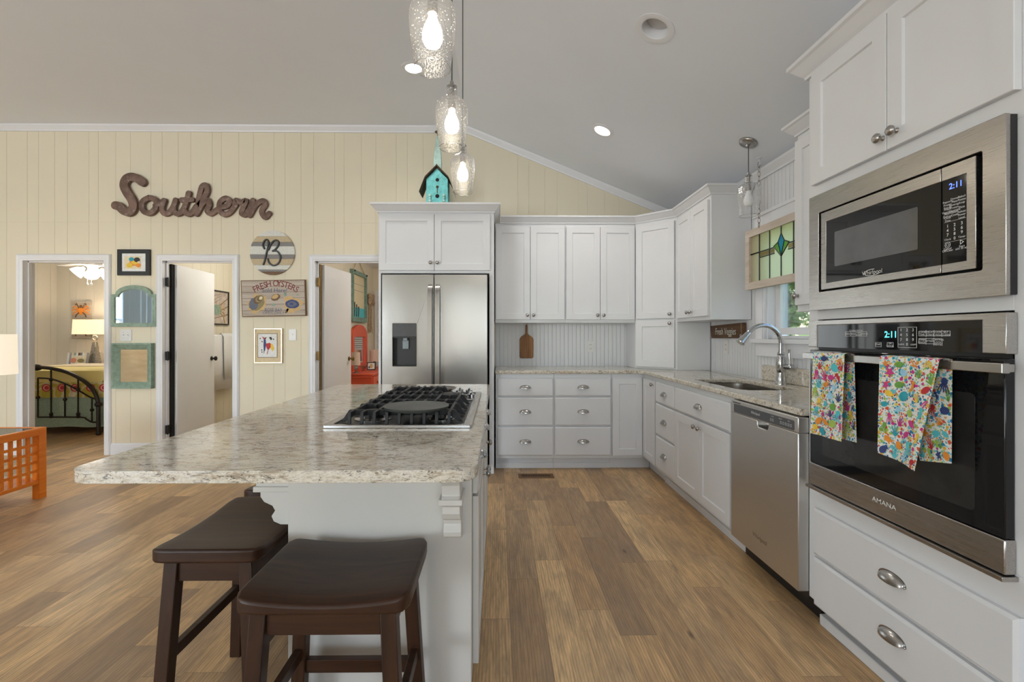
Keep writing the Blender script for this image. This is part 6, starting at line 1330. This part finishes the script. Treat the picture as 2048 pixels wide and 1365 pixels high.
def bathtowel(lab, ya, yb_, zb_, off, grp):
    b = MB(); n_ = 16; vs = []; fs = []
    prof = [(XBt+.045-off*.6, zb_+.06), (XBt+.048-off*.7, tw.z-.02), (XBt+.055, tw.z-.002+off), (XBt+.066, tw.z-.002+off), (XBt+.073+off, tw.z-.02), (XBt+.078+off, (tw.z+zb_)/2), (XBt+.082+off, zb_)]
    for i in range(n_+1):
        f = i/n_; y = ya+(yb_-ya)*f
        for j, (x, z) in enumerate(prof): vs.append((x+(.006*math.sin(f*9)*(j/6) if j > 3 else 0), y, z+(.012*math.sin(f*5) if j == 6 else 0)))
    k = len(prof)
    for i in range(n_):
        for j in range(k-1): q = i*k+j; fs.append((q, q+1, q+k+1, q+k))
    b.add(vs, fs); o = b.build('bath_towel', 'towelwhite', smooth=60); m_ = o.modifiers.new('thick', 'SOLIDIFY'); m_.thickness = .006; m_.offset = 1
    return tag(o, lab, 'towel', grp)
bathtowel('white bath towel hanging in the bathroom behind the door edge', y0_, y1_, tb.z, .006, None)
bathtowel('white hand towel layered over the bath towel in the bathroom', y0_+.26, y1_-.02, tb.z+.13, .024, None)
light('POINT', 'bathroom_fill', (-2.75, 5.9, 2.2), 16, (1, .97, .92), radius=.12)  # added lamp that brightens the bathroom, with an unseen glowing dome
r = thing('added_bathroom_dome', 'added round bathroom dome lamp, unseen above the doorway', 'ceiling light', (-2.75, 5.9, 2.34)); MB().lathe([(.13, 2.419), (.13, 2.40), (.10, 2.35), (.05, 2.33), (1e-5, 2.325)], MT(-2.75, 5.9, 0), 28).build('dome', 'fanglass', r, smooth=60)

# ================================================================ GUEST ROOM
XC = -2.201; TC = left(XC)
y0_, y1_ = PX(706, 600, XC+.05).y, PX(734.5, 600, XC+.05).y; z0_, z1_ = PX(706, 643, XC+.05).z, PX(734.5, 551, XC+.05).z
r = thing('hanging_window_frame', 'old teal window frame hung by rope in the guest room', 'picture', (XC, (y0_+y1_)/2, z0_)); b = MB(TC); b.poly(rrect(y0_, y1_, z0_, z1_, .001, 1), [rrect(y0_+.06, y1_-.06, z0_+.07, z1_-.06, .001, 1)], .004, .05); b.build('frame', 'greenwood2', r, .003)
MB(TC).box(y0_+.05, y1_-.05, .012, .016, z0_+.06, z1_-.05).build('painted_pane', 'cream', r)
b = MB(TC); b.box(y0_+.06, y1_-.06, .0162, .018, z0_+.075, z0_+.22, 0)
for i in range(3): u = y0_+.16+.10*i; b.tube([(u, .02, z0_+.08), (u+.02, .02, z0_+.2), (u+.01, .02, z0_+.30-.03*i)], .010, 6, up=(0, 1, 0), m=1)
for i in range(2): b.box(y0_+.12, y1_-.1, .0164, .0175, z1_-.20-.10*i, z1_-.192-.10*i, 2)
b.build('pane_painting', ['aqua', 'ink', 'greyart'], r, smooth=0, weld=False)
ym_ = (y0_+y1_)/2; b = MB(TC); b.tube([(y0_+.08, .03, z1_), (ym_, .008, z1_+.22), (y1_-.08, .03, z1_)], .006, 6, up=(0, 1, 0)); b.build('rope', 'shellgold', r); 
for y in (y0_+.08, y1_-.03): MB(TC).ball((y, .05, z1_-.015), .016).build('corner_hook', 'blackmetal', r)
yb_ = PX(744, 620, XC+.05).y; zk = PX(743, 600, XC+.05).z
r = thing('ribbon_bow', 'brown shell print ribbon bow on the guest room wall', 'bow', (XC, yb_, zk)); T = TC
for e, az in ((-1, 20), (1, 20), (-1, -25), (1, -28)):
    b = MB(T @ MT(yb_, .04, zk) @ RY(0) @ Matrix.Rotation(math.radians(-az*e), 4, 'Y')); b.ball((e*.09, 0, .015), .09, 0, 16, (1, .35, .62)); b.build('bow_loop', 'bowfab', r, smooth=60)
MB(T).ball((yb_, .05, zk), .04).build('knot', 'bowfab', r)
for e in (-1, 1):
    b = MB(T); zt_b = PX(743, 668, XC+.05).z; L = zk-zt_b; b.poly([(yb_+e*.0, zk), (yb_+e*.05, zk-.02), (yb_+e*.11, zk-L), (yb_+e*.06, zk-L+.06), (yb_+e*.005, zk-L+.02)], (), .02+.008*e, .026+.008*e); b.build('ribbon_tail', 'bowfab', r, smooth=0)
# vanity dresser against the left wall
vy0, vy1 = 6.45, 8.06; vx1 = XC+.46; vz = PY(720, 748, vy0).z
r = thing('vanity_dresser', 'coral red dresser with arched mirror in the guest room', 'dresser', ((XC+vx1)/2, (vy0+vy1)/2, 0))
MB().box(XC+.02, vx1-.01, vy0+.015, vy1-.015, .08, vz-.03).build('dresser_body', 'coral', r, .004); MB().box(XC+.005, vx1+.01, vy0, vy1, vz-.03, vz).build('dresser_top', 'coral', r, .008)
MB().box(XC+.02, vx1-.01, vy0+.0, vy0+.014, vz-.060, vz-.036).build('edge_moulding', 'coral', r, .004)
for i in range(3): dd = MB().box(vx1-.011, vx1+.006, vy0+.04+.41*i, vy0+.42+.41*i, vz-.22, vz-.05).build('drawer', 'coral', r, .003); MB().ball((vx1+.018, vy0+.23+.41*i, vz-.135), .014).build('drawer_knob', 'brass', dd)
for i in range(3): MB().box(vx1-.011, vx1+.006, vy0+.04+.41*i, vy0+.42+.41*i, .12, vz-.24).build('drawer', 'coral', r, .003)
my0, my1 = PX(703, 700, XC+.06).y, PX(733, 700, XC+.06).y; mzt = PX(717, 650, XC+.06).z; mzs = mzt-.16
b = MB(TC); b.poly(archp(my0, my1, vz+.001, mzs, mzt, .97), [archp(my0+.10, my1-.10, vz+.10, mzs-.03, mzs-.025, .9)], .035, .075); b.build('mirror_frame', 'coral', r, .006)
MB(TC).box(my0+.09, my1-.09, .045, .050, vz+.09, mzs-.01).build('mirror_glass', 'mirror', r)
def tlamp(x, y, z, rr_, z0, z1, lab):
    r = thing('table_lamp', lab, 'lamp', (x, y, z), 'small lamps on the coral dresser'); b = MB(MT(x, y, z+.0005)); b.lathe([(.05, 0), (.05, .008), (.015, .02), (.028, .06), (.030, .09), (.010, .13), (.008, z0-z+.06)], n=20); b.build('lamp_base', 'nickel', r, smooth=50)
    b = MB(MT(x, y, 0)); b.lathe([(rr_, z0), (rr_*.93, z1)], n=28, cap=False); b.build('lamp_shade', 'linen', r, smooth=60)
M['linen'] = fabric('blush_linen_shade', (.70, .54, .44), .05)
q = PY(712, 705, 6.56); tlamp(q.x, 6.56, vz, .060, PY(712, 731, 6.56).z, PY(712, 705, 6.56).z, 'small linen shade lamp on coral dresser beside the door edge')
q = PY(749, 700, 7.55); tlamp(q.x, 7.55, vz, .080, PY(748, 723, 7.55).z, PY(748, 700, 7.55).z, 'small linen shade lamp at the far end of the coral dresser')
q = PY(742.5, 731, 7.0); r = thing('photo_frame', 'black framed photo leaning on the coral dresser', 'picture frame', (q.x, 7.0, vz)); TT = MT(q.x, 7.0, vz+.012) @ RZ(12) @ RX(-14)
b = MB(TT); b.poly(rrect(-.062, .062, 0, .118, .003, 1), [rrect(-.05, .05, .012, .106, .002, 1)], -.006, .008); b.build('frame', 'black', r); b = MB(TT); b.box(-.051, .051, -.001, .004, .011, .107, 0); b.poly(circle(.0, .06, .022, .035, 14), (), -.002, -.0012, 1).poly(circle(-.03, .04, .014, .02, 12), (), -.002, -.0012, 2); b.build('photo', ['paper', 'shellgold', 'slate'], r, smooth=0)
q = PY(726, 740, 6.95); tag(MB().lathe([(.030, 0), (.012, .012), (.012, .022), (.045, .050), (.058, .078), (.054, .078), (.040, .052), (1e-5, .028)], MT(q.x, 6.95, vz+.0005), 24).build('candy_dish', thin('blush_pressed_glass', (.80, .62, .55), 40, .5, .05, ((.75, .5, .42), .5)), smooth=50), 'pressed glass footed dish on the coral dresser', 'dish')
lx0 = PY(749, 600, 8.11).x; r = thing('louvered_door', 'white louvered closet door behind the ribbon bow', 'closet door', (lx0+.35, 8.13, 0)); b = MB(back(8.148)); b.poly(rrect(lx0, lx0+.7, .01, 2.02, .001, 1), [rrect(lx0+.05, lx0+.65, .12, 1.92, .001, 1)], .002, .032); b.build('door_frame', 'doorpaint', r, .002)
b = MB(back(8.148))
for i in range(48): z = .14+.037*i; b.add([(lx0+.05, .004, z+.02), (lx0+.65, .004, z+.02), (lx0+.65, .028, z-.008), (lx0+.05, .028, z-.008), (lx0+.05, .008, z+.024), (lx0+.65, .008, z+.024), (lx0+.65, .031, z-.004), (lx0+.05, .031, z-.004)], [(0, 1, 2, 3), (4, 5, 6, 7), (0, 1, 5, 4), (2, 3, 7, 6)])
b.build('louvers', 'doorpaint', r, smooth=0, weld=False)
light('POINT', 'guest_room_fill', (-.6, 6.2, 2.2), 30, (1, .96, .90), radius=.15)  # added, unseen lamp and dome to light the guest room
r = thing('added_guest_dome', 'added round guest room dome lamp, unseen behind refrigerator wall', 'ceiling light', (-.6, 6.2, 2.33)); MB().lathe([(.15, 2.419), (.15, 2.40), (.11, 2.35), (.05, 2.33), (1e-5, 2.325)], MT(-.6, 6.2, 0), 28).build('dome', 'fanglass', r, smooth=60)

# ================================================================ OUTSIDE THE SINK WINDOW
struct(MB().box(2.3, 26, -8, 26, -.62, -.5).build('lawn', 'grass'))
def tree(x, y, h, rad, seed, lab):
    rr = random.Random(seed); r = thing('leafy_tree', lab, 'tree', (x, y, -.5), 'trees outside the sink window')
    b = MB(); b.tube([(x, y, -.52), (x+.1, y+.05, h*.3), (x-.05, y, h*.6), (x+.05, y+.1, h*.85)], .13, 8, scale=[1, .8, .55, .25]); b.build('trunk', 'bark', r, smooth=60)
    b = MB()
    cl = [Vector((x+rr.gauss(0, rad*.5), y+rr.gauss(0, rad*.6), rr.uniform(.35, h))) for _ in range(26)]
    for _ in range(7000):
        c = rr.choice(cl)+Vector((rr.gauss(0, .33), rr.gauss(0, .33), rr.gauss(0, .28))); s = rr.uniform(.06, .13); u = Vector((rr.uniform(-1, 1), rr.uniform(-1, 1), rr.uniform(-1, 1))).normalized(); w = u.orthogonal().normalized()
        b.v += [c-u*s, c+w*s*.5, c+u*s, c-w*s*.5]; k = len(b.v)-4; b.f.append((k, k+1, k+2, k+3)); b.mi.append(0)
    b.build('foliage', 'foliage', r, smooth=0, weld=False)
for i, (x, y, h, rad, lab) in enumerate(((6.3, 7.6, 4.2, .9, 'leafy green tree outside, seen in the left of the window pane'), (8.2, 13.0, 4.8, 1.1, 'leafy green tree outside, furthest back past the window'), (5.6, 3.0, 3.8, .8, 'leafy green tree outside the window, mostly hidden by the oven tower'))): tree(x, y, h, rad, 20+i, lab)
